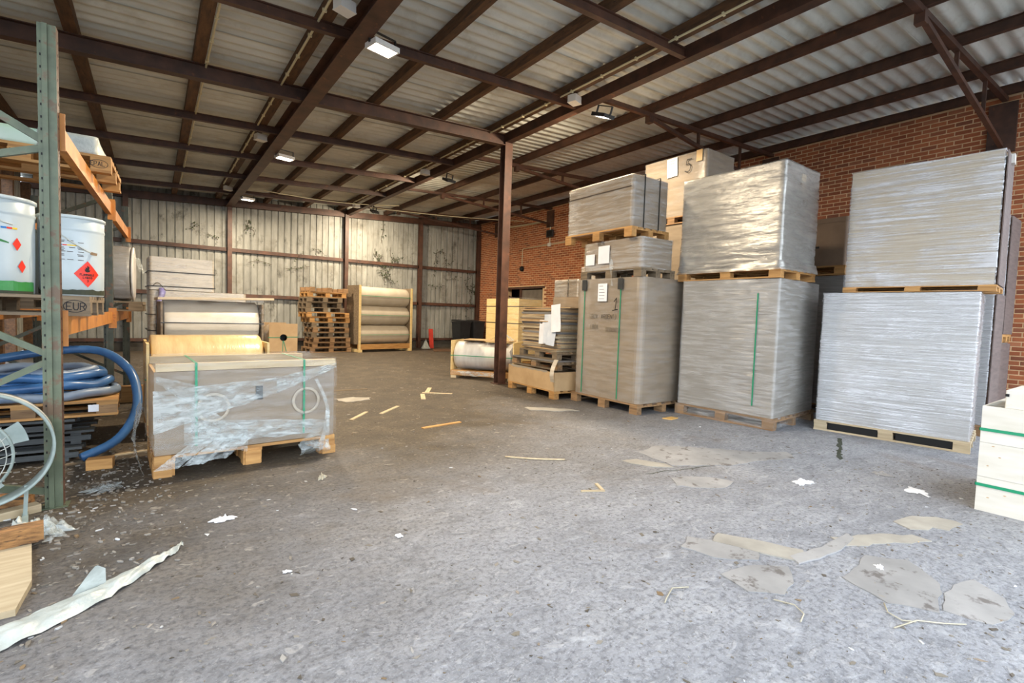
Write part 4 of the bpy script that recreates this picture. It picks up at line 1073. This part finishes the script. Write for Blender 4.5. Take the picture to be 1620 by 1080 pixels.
shell(MB(), 1.02, .86, 0, .15, .04, 4, 8, lambda x, y, z: .01*nz(x*4, y*4, z*20)).build('sheets', M['lime'], t, True)
shell(MB(), .40, .90, .0, .165, .03, 6, 8, lambda x, y, z: .012*nz(x*4, y*4, z*20)).build('white_wrap', M['plasticwhite'], t, True, (.34, 0, 0))
# ---- middle level
t = rpallet(-.45, .78, 1.257, 1.2, .9, .144, 0, 'woodgrey', 'weathered grey pallet stamped EUR under the two white drums', 'woodgrey')
mb = MB(); lettering(mb, 'EUR', .05, .006, lambda u, v: (u+.475, -.4515, v+.045)); ribbon(mb, [(.053+.062*math.cos(a*PI/12), .025+.042*math.sin(a*PI/12)) for a in range(25)], .005, lambda u, v: (u+.468, -.4515, v+.045)); mb.build('stamp', M['ink'], t)
def drum(x, y, r, h, rot, label, green=0., lid=True):
    px, py, pz = rw(x, y, 1.402); t = thing('white_drum', label, 'drum', (px, py, pz), RA)
    MB().lathe([(r*.93, 0), (r*.97, .01), (r*.985, h*.3), (r, h*.8), (r, h*.82), (r*1.015, h*.83), (r*1.015, h*.85), (r, h*.86), (r, h*.97), (r*.98, h*.975)], 48).build('body', M['drum'], t, True)
    MB().lathe([(r*1.0, h*.965), (r*1.045, h*.97), (r*1.045, h), (r*1.0, h+.006), (r*.94, h+.002), (r*.92, h-.012)], 48).build('lid', M['drum'], t, True)
    def mp(u, v, o=.0025):
        a = rot+u/r; rr = r*(.985+.015*min(1, v/h/.8))+o
        return (rr*math.cos(a), rr*math.sin(a), v)
    return t, mp
def patch(t, mp, u0, u1, v0, v1, mat, name, o=.0025, wav=0.):
    mb = MB(); mb.grid(lambda a, c_: mp(u0+(u1-u0)*a, v0+(v1-v0)*c_+(wav*nz(a*9, 1, 0) if c_ > .5 else 0), o), 24, 2); mb.build(name, M[mat], t)
t, mp = drum(.0, .79, .195, .60, -PI/2, 'white drum with a red flammable diamond label on the grey pallet')
cu, cv = .115, .17
q = MB()
for a in range(4):
    pass
mb = MB(); mb.grid(lambda a, c_: mp(cu+.083*((a-.5)+(c_-.5))*1.0, cv+.10*((c_-.5)-(a-.5)), .003), 10, 10); o = mb.build('hazard_label', M['red'], t)
mb = MB(); mb.add([mp(cu+x, cv+y, .0045) for x, y in ((-.016, .02), (-.004, .014), (.012, .018), (.018, .035), (.008, .03), (.012, .052), (-.002, .066), (-.004, .046), (-.014, .052), (-.012, .038), (-.020, .034))], [tuple(range(11))])
lettering(mb, 'FLAMMABLE', .014, .003, lambda u, v: mp(u-.048+cu, v+cv-.012, .0045)); lettering(mb, 'LIQUID', .014, .003, lambda u, v: mp(u-.03+cu, v+cv-.034, .0045)); lettering(mb, '3', .016, .003, lambda u, v: mp(u-.004+cu, v+cv-.060, .0045))
mb.build('hazard_print', M['ink'], o)
for k, m_ in enumerate(('bluep', 'red', 'yellow', 'yellow')): patch(t, mp, -.055+k*.026, -.03+k*.026, .375, .383, m_, 'colour_bar')
mb = MB()
for i, vv in enumerate((.41, .40, .36, .35, .34, .33, .31, .30, .27)):
    for k in range(3):
        a = -.06+k*.055+random.uniform(0, .015)
        if random.random() < .8: mb.grid(lambda p, r_: mp(a+random.uniform(.02, .05)*0+.035*p, vv+.004*r_, .0028), 4, 1)
tag(mb.build('small_print', M['inkgrey'], t), kind='stuff')
patch(t, mp, -.3, .3, .012, .05, 'drumdark', 'residue', .002, .03)
mb = MB(); mb.tube([mp(-.16, .56, .012), mp(-.10, .50, .02), mp(0, .42, .03), mp(.10, .35, .012), mp(.135, .335, .006)], .004, 6); mb.tube([mp(-.16+.022*math.cos(a*PI/6), .565+.022*math.sin(a*PI/6), .012) for a in range(12)], .003, 5, closed=True); mb.build('bail_wire', M['wire'], t)
MB().box(mp(.15, .33, .006), (.05, .01, .02), 0, .0, .2).build('wire_grip', M['woodbrown'], t)
t, mp = drum(-.405, .585, .23, .66, -PI/2, 'dented white drum with green paint run at its base, left on the grey pallet')
patch(t, mp, -.32, .32, .02, .085, 'drumgreen', 'green_paint', .003, .02); patch(t, mp, -.32, .32, .0, .03, 'drumdark', 'residue', .002)
for k, m_ in enumerate(('bluep', 'red', 'yellow')): patch(t, mp, .10+k*.03, .128+k*.03, .44, .452, m_, 'colour_bar')
mb = MB(); mb.grid(lambda a, c_: mp(.0+.14*a, .37-.03*a+.016*c_*(.5+.6*math.sin(3*a)), .003), 12, 1); mb.build('green_smear', M['drumgreen'], t)
mb = MB(); mb.tube([mp(-.18, .62, .012), mp(0, .55, .02), mp(.11, .48, .012), mp(.16, .47, .006)], .004, 6); mb.build('bail_wire', M['wire'], t)
mb = MB()
for du, dv in ((.185, .34), (.215, .19)):
    mb.grid(lambda a, c_: mp(du+.026*((a-.5)+(c_-.5)), dv+.045*((c_-.5)-(a-.5)), .003), 4, 4)
tag(mb.build('hazard_label', M['red'], t), kind='stuff')
t, mp = drum(-.30, 1.09, .17, .50, -PI/2, 'third white drum half hidden between the two front drums')
# second bay: rolls on a pallet
rpallet(-.30, 4.3, 1.257, 1.2, .9, .13, 0, 'woodgrey', 'weathered pallet on the middle rack level in the second bay')
t = thing('wrapped_roll', 'grey film-wrapped roll with a white end disc on the middle rack level', 'roll', rw(-.12, 4.1, 1.388), RA)
roll_mesh(.36, .62, .05, 44, .01, 3).build('roll', M['greywrap'], t, True, (-.02, 0, .37))
MB().lathe([(.04, 0), (.35, 0), (.36, .012), (.35, .024), (.04, .024)], 40, Matrix.Translation((.30, 0, .37)) @ Matrix.Rotation(PI/2, 4, 'Y')).build('end_disc', M['whiteroll'], t, True)
w = wrinkle(.02, 6, 2); mb = MB(); shell(mb, .66, .76, .02, .75, .16, 20, 14, lambda x, y, z: w(x, y, z)-.02); mb.build('film_wrap', M['filmthin'], t, True)
mb = MB(); mb.grid(lambda u, v: (.32+.06*v+.05*u, -.1+.3*u, .60-.2*v+.05*nz(u*4, v*4, 1)), 8, 8); mb.build('film_tail', M['filmtorn'], t, True)

# ---- floor level: dark slatted pallets, orange pallet, hose
for i, (dx, dy) in enumerate(((-.02, 0), (.03, .05), (-.05, -.03))):
    t = thing('slatted_pallet', ('lowest', 'middle', 'uppermost')[i]+' of three blackened slatted pallets under the blue hose', 'pallet', rw(-.60+dx, 1.62+dy, i*.125), RA+R((-1, 2, -2)[i]), 'blackened slatted pallets under the hose')
    for s_ in (-.5, 0, .5): MB().bx(s_-.035, s_+.035, -.42, .42, .0, .095).build('bearer', M['wooddark'], t)
    for k in range(5):
        MB().bx(-.62, .62-.04*(k % 2), -.42+k*.175, -.42+k*.175+.11, .096, .116).build('slat', M['wooddark'], t)
        if k in (0, 2, 4): MB().bx(-.60, .60, -.425+k*.175, -.415+k*.175, .03, .075).build('edge_slat', M['wooddark'], t)
t = rpallet(-.38, 1.55, .38, 1.2, .85, .135, R(3), 'woodgold', 'orange brown pallet carrying the coiled blue hose', 'woodbrown')
MB().bx(.40, .47, -.428, -.425, .04, .10).build('barcode_label', M['paper'], t)
def hose(name, pts, r, mat, parent):
    mb = MB(); L_ = []
    for p0, p1, p2, p3 in zip([pts[0]]+pts[:-2], pts[:-1], pts[1:], pts[2:]+[pts[-1]]):
        a, b_, c_, d = map(Vector, (p0, p1, p2, p3))
        for k in range(10):
            q = k/10; L_.append(.5*((2*b_)+(-a+c_)*q+(2*a-5*b_+4*c_-d)*q*q+(-a+3*b_-3*c_+d)*q**3))
    L_.append(Vector(pts[-1]))
    fine = []
    for a, b_ in zip(L_, L_[1:]):
        n = max(1, int((b_-a).length/.018))
        for k in range(n): fine.append(a.lerp(b_, k/n))
    fine.append(L_[-1])
    mb.tube(fine, r, 12, rs=[r*(1+.05*(i % 2)) for i in range(len(fine))])
    return mb.build(name, M[mat], parent, True)
hz = thing('coiled_hose', 'coiled blue suction hose with one end drooping to the floor', 'hose', rw(-.40, 1.55, .516), RA)
def loop(r1, r2, z, n=14, a0=0., a1=2*PI, wob=.02): return [(r1*math.cos(a0+(a1-a0)*k/n), r2*math.sin(a0+(a1-a0)*k/n), z+wob*math.sin(2.3*k)) for k in range(n+1)]
for i, (r1, r2, z, mt_) in enumerate(((.60, .42, .045, 'hosegrey'), (.52, .38, .05, 'hose'), (.55, .41, .125, 'hose'), (.46, .36, .14, 'hose'), (.50, .38, .20, 'hose'), (.44, .35, .225, 'hosegrey'))):
    hose('coil', loop(r1, r2, z, 16, .3*i, .3*i+2*PI, .012), .038, mt_, hz)
hose('loose_end', [(-.3, .36, .30), (.1, .42, .37), (.45, .34, .37), (.68, .10, .22), (.76, -.06, .0), (.74, -.2, -.2), (.62, -.34, -.38), (.40, -.46, -.475)], .038, 'hose', hz)

# ---- drum fan at the left edge
ft = thing('drum_fan', 'grey round drum fan with a wire guard at the left edge', 'fan', (-.855, 4.18, .0), R(8))
RF = .335
MB().lathe([(RF, -.07), (RF+.012, -.075), (RF+.012, .075), (RF, .07), (RF-.004, .06), (RF-.004, -.06), (RF, -.07)], 56, Matrix.Translation((0, .0, RF+.125)) @ Matrix.Rotation(PI/2, 4, 'X'), cap=False).build('shroud', M['fan'], ft, True)
gd = MB()
for k in range(8):
    rr = .04+k*.03; gd.tube([(rr*math.cos(a*PI/18)-.09, -.10-.10*(1-(rr/.26)**2), rr*math.sin(a*PI/18)+RF+.10) for a in range(36)], .0025, 4, closed=True)
for k in range(28):
    a = 2*PI*k/28; gd.tube([((.03+.046*j)*math.cos(a+.05*j)-.09, -.10-.10*(1-((.03+.046*j)/.26)**2), (.03+.046*j)*math.sin(a+.05*j)+RF+.10) for j in range(6)], .0025, 4)
tag(gd.build('wire_guard', M['wire'], ft), kind='stuff')
MB().lathe([(.24, -.012), (.255, -.012), (.255, .012), (.24, .012), (.24, -.012)], 40, Matrix.Translation((-.09, -.10, RF+.10)) @ Matrix.Rotation(PI/2, 4, 'X'), cap=False).build('guard_ring', M['fan'], ft, True)
MB().lathe([(.02, -.08), (.09, -.08), (.09, .06), (.02, .06)], 20, Matrix.Translation((-.05, .0, RF+.11)) @ Matrix.Rotation(PI/2, 4, 'X')).build('motor', M['darkgrey'], ft, True)
for k in range(4):
    a = k*PI/2+.4
    mb = MB(); mb.grid(lambda u, v: (-.05+(.08+.2*u)*math.cos(a+.45*(v-.5)), 0+.05*(v-.5), RF+.11+(.08+.2*u)*math.sin(a+.45*(v-.5))), 4, 4); mb.build('blade', M['fan'], ft, True)
for s_ in (-1, 1): MB().bar((s_*.2, -.18, .01), (s_*.2, .12, .01), .03, .02).bar((s_*.2, .0, .01), (s_*.21, .0, .21), .03, .02).build('foot', M['fan'], ft)
MB().lathe([(RF+.0125, -.03), (RF+.0135, .03)], 56, Matrix.Translation((0, .0, RF+.125)) @ Matrix.Rotation(PI/2, 4, 'X'), cap=False).build('pale_band', M['whitebox'], ft, True)

# ---- timber and plastic in the near left corner
def timber(name, label, c, d, rz_, mat, rx=0., ry=0., cat='timber'):
    o = MB().bx(-d[0]/2, d[0]/2, -d[1]/2, d[1]/2, 0, d[2]).mesh(name, M[mat])
    o = link(name, o, None, c, rz_, rx, ry); tag(o, label, cat); return o
o = MB().slab([(-.055, -.46), (.03, -.47), (.075, -.2), (.06, .46), (-.075, .45), (-.07, 0)], 0, .03).build('broken_plank', M['woodpale'], None, loc=(-.575, 3.36, .0), rz=R(7)); tag(o, 'broken pale plank lying under the rotten block in the near left corner', 'plank')
timber('rotten_block', 'short rotten block lying across the broken pale plank', (-.615, 3.70, .031), (.22, .11, .085), R(8), 'woodrot')
timber('rotten_block', 'crumbling dark block lying below the fan', (-.76, 4.42, 0), (.2, .13, .09), R(-14), 'woodrot')
timber('timber_offcut', 'pale offcut against the foot of the rack upright', (-.70, 4.28, 0), (.2, .08, .05), R(26), 'woodpale')
timber('timber_block', 'small orange brown block alone on the floor below the hose end', (-.36, 5.20, 0), (.17, .10, .085), R(-6), 'woodgold')
timber('timber_lath', 'long pale lath on the floor under the rack beside the hose end', (-.02, 5.62, 0), (.9, .03, .012), R(14), 'woodpale')
timber('timber_lath', 'thin grey lath lying behind the orange brown block', (-.42, 5.50, 0), (.55, .03, .012), R(30), 'woodgrey')
timber('timber_block', 'brown block lying under the rack behind the hose loop', (-.28, 8.6, .0), (.3, .14, .22), R(-6), 'woodgold')
def crumple(name, label, x0, y0, w, d, h, mat, seed, rz_=0., cat='plastic sheet'):
    mb = MB()
    def fn(u, v):
        e = math.sin(PI*min(1, max(0, u)))*math.sin(PI*v); n_ = abs(nz(u*4+seed, v*4, seed))+.5*abs(nz(u*9, v*9+seed, 1))
        a_, b_ = 2*u-1, 2*v-1; rr_ = max(abs(a_), abs(b_)); th_ = math.atan2(b_, a_); r_ = rr_*(.62+.55*nz(seed*3.1+math.cos(th_)*1.6, math.sin(th_)*1.6, seed)+.25*nz(math.cos(th_)*5, math.sin(th_)*5, seed*2.))
        return (w*.62*math.cos(th_)*r_, d*.62*math.sin(th_)*r_, .004+h*(e**.6)*n_*1.4)
    mb.grid(fn, 22, 22); o = mb.build(name, M[mat], None, True, (x0, y0, 0), rz_); tag(o, label, cat); return o
crumple('plastic_sheet', 'crumpled dirty plastic sheet draped between the two rotten blocks', -.60, 3.90, .40, .26, .10, 'plasticwhite', 2)
crumple('plastic_sheet', 'small crumpled clear plastic right of the rotten block', -.50, 3.86, .24, .30, .09, 'filmtorn', 5, .4)
crumple('plastic_sheet', 'flattened clear plastic right of the rack upright', -.30, 4.60, .34, .26, .02, 'filmtorn', 9, .6)
# long strip of plastic on the floor
mb = MB()
pts = [(-1.1, 2.38, .22), (-.8, 2.55, .20), (-.52, 2.70, .20), (-.36, 2.80, .17), (-.20, 2.92, .16), (-.08, 3.03, .10), (.02, 3.14, .06), (.08, 3.20, .04), (.125, 3.27, .02)]
def strip(u, v):
    q = u*(len(pts)-1); i = min(int(q), len(pts)-2); f = q-i
    x = pts[i][0]+(pts[i+1][0]-pts[i][0])*f; y = pts[i][1]+(pts[i+1][1]-pts[i][1])*f; w_ = pts[i][2]+(pts[i+1][2]-pts[i][2])*f
    return (x-.45*w_*(v-.5), y+.85*w_*(v-.5)+.01*nz(u*14, v*3, 0), .004+.03*abs(nz(u*12, v*4, 2))+.02*math.sin(PI*v))
mb.grid(strip, 70, 10); o = mb.build('plastic_strip', M['plasticwhite'], None, True); tag(o, 'long dirty white plastic strip across the near left floor', 'plastic strip')
mb = MB(); mb.grid(lambda u, v: (-.25+.12*(u-.5)*(1-.55*v)+.03*v, 2.94+.03*u+.02*v, .01+.11*v*(1-.5*abs(u-.4))), 6, 8); o = mb.build('plastic_flap', M['plasticwhite'], None, True); tag(o, 'upright flap of plastic beside the long white strip', 'plastic')

# ================================================================== LOOSE THINGS ON THE FLOOR
def stick(label, a, c_, w_, mat, name='wood_strip', h=.012, cat='wood strip'):
    mb = MB(); dx, dy = c_[0]-a[0], c_[1]-a[1]; L_ = math.hypot(dx, dy)
    mb.bx(-L_/2, L_/2, -w_/2, w_/2, 0, h); o = mb.build(name, M[mat], None, False, ((a[0]+c_[0])/2, (a[1]+c_[1])/2, 0), math.atan2(dy, dx)); tag(o, label, cat)
stick('left of the two pale wood strips on the brown floor beside the torn crate', (1.97, 6.03), (2.31, 6.43), .05, 'woodpale')
stick('right of the two pale wood strips on the brown floor beside the torn crate', (2.43, 6.23), (2.84, 6.63), .05, 'woodpale')
stick('yellowish wood strip lying mid floor in front of the column', (2.55, 5.23), (3.11, 5.31), .05, 'woodgold')
stick('short pale strip of the crossed pieces mid floor, pointing left', (3.42, 7.0), (3.62, 7.45), .07, 'woodpale')
stick('upper pale strip of the crossed pieces mid floor', (3.72, 7.5), (4.02, 7.98), .07, 'woodpale', h=.02)
stick('lower right pale strip of the crossed pieces mid floor', (3.7, 7.62), (4.1, 7.3), .06, 'woodpale', h=.006)
stick('thin grey lath lying on the floor behind the pale strips', (2.2, 8.4), (3.0, 8.35), .05, 'woodgrey')
stick('short white stick of the V shaped pair on the grey floor', (2.93, 2.78), (2.86, 2.64), .025, 'woodpale')
stick('thin pale stick of the V shaped pair, lying left to right', (2.70, 2.72), (2.87, 2.63), .015, 'woodpale')
mb = MB(); mb.tube([(2.72+.055*i, 3.78-.045*i-.004*i*(8-i)*.5, .008) for i in range(9)], .009, 6); o = mb.build('bent_stick', M['woodpale'], None, True); tag(o, 'bent pale stick on the grey floor in front of the dark stain', 'stick')
def blob(name, label, pts, mat, h=.004, cat='cardboard', jag=.0):
    out = []
    n = len(pts)
    for i in range(n):
        a, c_ = pts[i], pts[(i+1) % n]; k = max(1, int(math.dist(a, c_)/.07)) if jag else 1
        for j in range(k):
            q = j/k; out.append((a[0]+(c_[0]-a[0])*q+random.uniform(-jag, jag), a[1]+(c_[1]-a[1])*q+random.uniform(-jag, jag)))
    o = MB().slab(out, 0, h).build(name, M[mat]); tag(o, label, cat)
J = .022
blob('trodden_card', 'large flat trodden cardboard sheet in front of the grey sheet stack', [(4.0, 3.25), (3.98, 3.05), (3.92, 2.78), (4.45, 2.48), (4.95, 2.40), (5.25, 2.28), (5.45, 2.42), (5.1, 2.66), (4.75, 3.05), (4.4, 3.32)], 'patch', .004, jag=J)
blob('trodden_card', 'crumbling scrap left of the large trodden cardboard sheet', [(3.72, 3.12), (3.60, 3.10), (3.72, 2.85), (3.88, 2.74), (3.93, 2.86), (3.82, 3.0)], 'patchwarm', .006, jag=.03)
blob('trodden_card', 'rounded trodden card patch in front of the large sheet', [(3.60, 2.55), (3.48, 2.42), (3.62, 2.24), (3.82, 2.16), (4.02, 2.20), (3.95, 2.36), (3.75, 2.52)], 'patch', .004, jag=.018)
blob('trodden_card', 'torn grey card left in the cluster on the near floor', [(2.55, 1.72), (2.62, 1.52), (2.80, 1.36), (2.92, 1.44), (2.84, 1.62), (2.72, 1.78)], 'patch', .006, jag=.014)
blob('trodden_card', 'pale torn card in the middle of the near floor cluster', [(2.80, 1.66), (2.92, 1.36), (3.02, 1.22), (3.16, 1.28), (3.08, 1.46), (2.94, 1.70)], 'patchwarm', .008, jag=.012)
blob('trodden_card', 'grey torn card at the lower edge of the near floor cluster', [(2.48, 1.40), (2.44, 1.22), (2.56, 1.12), (2.72, 1.14), (2.86, 1.24), (2.74, 1.36)], 'patch', .005, jag=.014)
blob('trodden_card', 'brown curved card strip pointing right from the near floor cluster', [(2.96, 1.22), (3.30, 1.16), (3.62, 1.18), (3.66, 1.24), (3.30, 1.24), (3.0, 1.30)], 'patch', .0085, jag=.008)
blob('trodden_card', 'large wedge of grey card on the floor before the white crate', [(3.02, 1.02), (2.92, .80), (3.05, .62), (3.40, .70), (3.58, .88), (3.42, 1.04)], 'patch', .004, jag=.014)
blob('trodden_card', 'long torn card pointing to the lower right corner', [(3.08, .60), (3.36, .66), (3.62, .60), (3.48, .46), (3.34, .40), (3.14, .46)], 'patch', .004, jag=.016)
blob('trodden_card', 'frayed pale card strip above the large wedge of card', [(3.50, 1.28), (3.46, 1.16), (3.78, 1.00), (4.02, .90), (4.02, 1.0), (3.78, 1.16)], 'patchwarm', .0055, jag=.022)
blob('trodden_card', 'frayed card patch on the floor left of the white crate', [(4.18, 1.15), (4.14, 1.02), (4.36, .88), (4.6, .84), (4.56, .98), (4.38, 1.12)], 'patchwarm', .005, jag=.03)
blob('trodden_card', 'pale brown card scrap on the floor before the paper pallets', [(4.45, 5.75), (4.40, 5.52), (4.74, 5.30), (5.0, 5.18), (4.98, 5.36), (4.7, 5.62)], 'patchwarm', .006, jag=.03)
blob('trodden_card', 'brown card scrap on the floor beside the torn crate', [(2.2, 7.6), (2.3, 7.28), (2.62, 7.32), (2.78, 7.5), (2.5, 7.66)], 'patchwarm', .006, jag=.03)
blob('trodden_card', 'flat pale card on the grey floor beside the tall carton', [(5.7, 4.22), (5.74, 4.10), (5.92, 4.12), (5.90, 4.22)], 'tape', .012)
blob('yellow_scrap', 'small yellow scrap on the floor near the frayed card', [(3.92, .99), (3.94, .93), (4.02, .92), (4.02, .98)], 'tape', .004, 'scrap')
blob('yellow_scrap', 'yellow scrap at the lower right edge of the floor', [(2.74, .28), (2.74, .22), (2.82, .20), (2.84, .26)], 'tape', .004, 'scrap')
def scrap(label, x, y, s_, mat, seed, h=.02): crumple('paper_scrap', label, x, y, s_, s_*.6, h, mat, seed, seed, 'paper scrap')
scrap('white twisted paper scrap on the floor in front of the torn crate', .35, 3.55, .16, 'paper', 3, .03)
scrap('crumpled pale scrap on the brown floor right of the torn crate', 1.09, 4.03, .12, 'fibre', 4, .04)
scrap('white torn paper in the middle of the grey floor', 4.53, 1.88, .24, 'paper', 6, .03)
scrap('flat white paper smear left of the white crate', 5.15, 1.25, .26, 'paper', 7, .008)
scrap('pale crumpled scrap beside the white paper smear', 5.45, 1.6, .18, 'patch', 8, .03)
scrap('small white scrap in the centre of the near floor', 1.2, 2.75, .08, 'paper', 11, .01)
scrap('white round scrap in the near left floor', .55, 2.66, .06, 'paper', 12, .01)
scrap('small white scrap on the large wedge of card', 3.32, .95, .08, 'paper', 13, .015)
def twine(label, pts):
    mb = MB(); mb.tube([(x, y, .008) for x, y in pts], .0032, 6); o = mb.build('twine', M['fibre'], None, True); tag(o, label, 'twine')
twine('yellowed twine hanging off the near floor cluster towards the camera', [(2.46, 1.12), (2.50, 1.04), (2.46, .98), (2.38, .96)])
twine('short curved twine left of the near floor cluster', [(2.20, 1.42), (2.12, 1.46), (2.02, 1.42), (1.98, 1.40)])
twine('thin yellow twine across the floor below the wedge of card', [(2.70, .70), (2.86, .66), (2.94, .58), (3.02, .52)])
twine('looped yellow twine in front of the long torn card', [(2.90, .80), (2.82, .76), (2.80, .70), (2.84, .66)])

# uncountable crumbs and flakes
random.seed(21)
mb = MB()
def flake(x, y, s_, th):
    n = random.choice((3, 4, 4, 5)); a0 = random.uniform(0, 6.28); st = random.uniform(.15, .7); ang = random.uniform(0, 3.14)
    poly = []
    for k in range(n):
        a = a0+2*PI*k/n; r_ = s_*random.uniform(.5, 1.0); px, py = r_*math.cos(a), r_*math.sin(a)*st
        poly.append((x+px*math.cos(ang)-py*math.sin(ang), y+px*math.sin(ang)+py*math.cos(ang)))
    mb.slab(poly, 0, th)
def blocked(x, y):
    return (x > 6.2 and y < 4.6) or (x > 5.2 and 4.4 < y < 7.7) or (-.1 < x < 1.5 and 4.6 < y < 10.4) or (x > 5.0 and y < .9)
cnt = 0
while cnt < 5200:
    d = random.uniform(0, 1)**1.6
    y = .3+d*15; x = random.uniform(-1.2, 7.6) if random.random() < .8 else random.gauss(-.2, .5)
    if blocked(x, y) or x < -2.4: continue
    big = random.random()
    flake(x, y, random.uniform(.004, .014) if big < .82 else random.uniform(.014, .035)*(1.0 if y < 6 else 1.5), random.uniform(.001, .005)); cnt += 1
for k in range(1100):
    x, y = random.gauss(-.45, .35), random.gauss(4.6, 1.0)
    if x > .1 or x < -1.6 or y < 2.6: continue
    flake(x, y, random.uniform(.006, .03), random.uniform(.002, .01))
o = mb.build('floor_litter', M['litter']); tag(o, 'small flakes of paper and wood scattered over the floor', 'litter', kind='stuff')

# ================================================================== THINGS ON THE WALLS
def ivy(label, x, z, w_, h_, n, seed):
    random.seed(seed)
    t = thing('climbing_ivy', label, 'ivy', (x, Y1-.09, z), 0, 'ivy growing through the back wall')
    st = MB(); lf = MB()
    for b_ in range(max(2, n//14)):
        p = Vector((random.uniform(-w_, w_)*.4, .03, random.uniform(-h_, h_)*.5)); pts = [p.copy()]; a = random.uniform(0, 6.28)
        for k in range(7):
            a += random.uniform(-.7, .7); p = p+Vector((math.cos(a)*w_*.11, 0, math.sin(a)*h_*.11)); pts.append(p.copy())
            for j in range(2):
                if random.random() < .75:
                    c_ = p+Vector((random.gauss(0, .05), random.uniform(-.05, -.005), random.gauss(0, .05))); s_ = random.uniform(.018, .042); r1 = random.uniform(0, 6.28); tl = random.uniform(-.7, .7)
                    ax = Vector((math.cos(r1), tl*.5, math.sin(r1))); ay = Vector((-math.sin(r1), .3, math.cos(r1)))
                    lf.add([c_-ax*s_, c_-ay*s_*.6-ax*s_*.2, c_+ax*s_, c_+ay*s_*.6-ax*s_*.2], [(0, 1, 2, 3)])
        st.tube(pts, .006, 4)
    st.build('stem', M['stem'], t); tag(lf.build('leaves', M['leaf'], t), kind='stuff')
ivy('small green ivy sprig high on the back wall above the left group', 1.15, 3.75, .5, .35, 30, 1)
ivy('ivy sprig on the back wall rail left of the pallet stack', 4.1, 3.25, .7, .4, 40, 2)
ivy('bare trailing ivy below the rail left of the pallet stack', 3.35, 2.75, 1.1, .4, 28, 3)
ivy('large ivy patch on the back wall above the silver rolls', 7.0, 3.35, .55, 1.1, 120, 4)
ivy('ivy patch below the rail above the silver rolls', 7.05, 2.62, .5, .8, 70, 5)
ivy('ivy strands on the right part of the back wall above the rail', 9.3, 3.5, .8, .8, 70, 6)
ivy('ivy below the rail on the right part of the back wall', 9.6, 2.7, .9, .6, 40, 7)
ivy('dark ivy bush at the far corner beside the brick wall', 10.6, 2.2, .5, .9, 130, 8)
ivy('sparse ivy near the top of the back wall beside the second post', 2.6, 3.7, .9, .5, 24, 9)
random.seed(5)
t = thing('wall_floodlight', 'black floodlight on the brick wall above the dark doorway', 'floodlight', (X1-.012, 12.98, 4.19))
MB().bx(-.16, -.10, -.16, .16, -.12, .12).build('housing', M['darkgrey'], t); MB().bx(-.165, -.16, -.13, .13, -.09, .09).build('lens', M['black'], t); MB().bx(-.10, 0, -.02, .02, -.02, .02).build('bracket', M['darkgrey'], t)
t = thing('wall_conduit', 'white conduit on the brick wall between floodlight and switch box', 'conduit', (X1-.03, 13.1, 3.85))
MB().tube([(0, 0, .6), (0, 0, .02)], .02, 6).build('vertical_pipe', M['pipe'], t); MB().bx(-.05, .012, -.06, .06, -.07, .05).build('switch_box', M['whitebox'], t)
MB().tube([(0, .06, 0), (0, 1.5, -.02), (0, 1.55, -.08), (0, 1.55, -.62)], .015, 6).build('branch_pipe', M['pipe'], t); MB().tube([(0, -.06, 0), (0, -1.7, .02), (0, -1.75, -.05), (0, -1.75, -2.2)], .015, 6).build('branch_pipe', M['pipe'], t)
MB().tube([(0, -.1, .8), (0, 2.6, .88)], .03, 6).build('cable_run', M['pipe'], t)
t = thing('alarm_bell', 'small black bell on the brick wall left of the floodlight', 'bell', (X1-.012, 14.62, 3.1)); MB().lathe([(.02, 0), (.09, .02), (.1, .06), (.06, .11), (.0, .12)], 20, Matrix.Rotation(-PI/2, 4, 'Y')).build('dome', M['black'], t, True); MB().bx(-.02, 0, -.05, .05, -.09, .09).build('plate', M['darkgrey'], t)
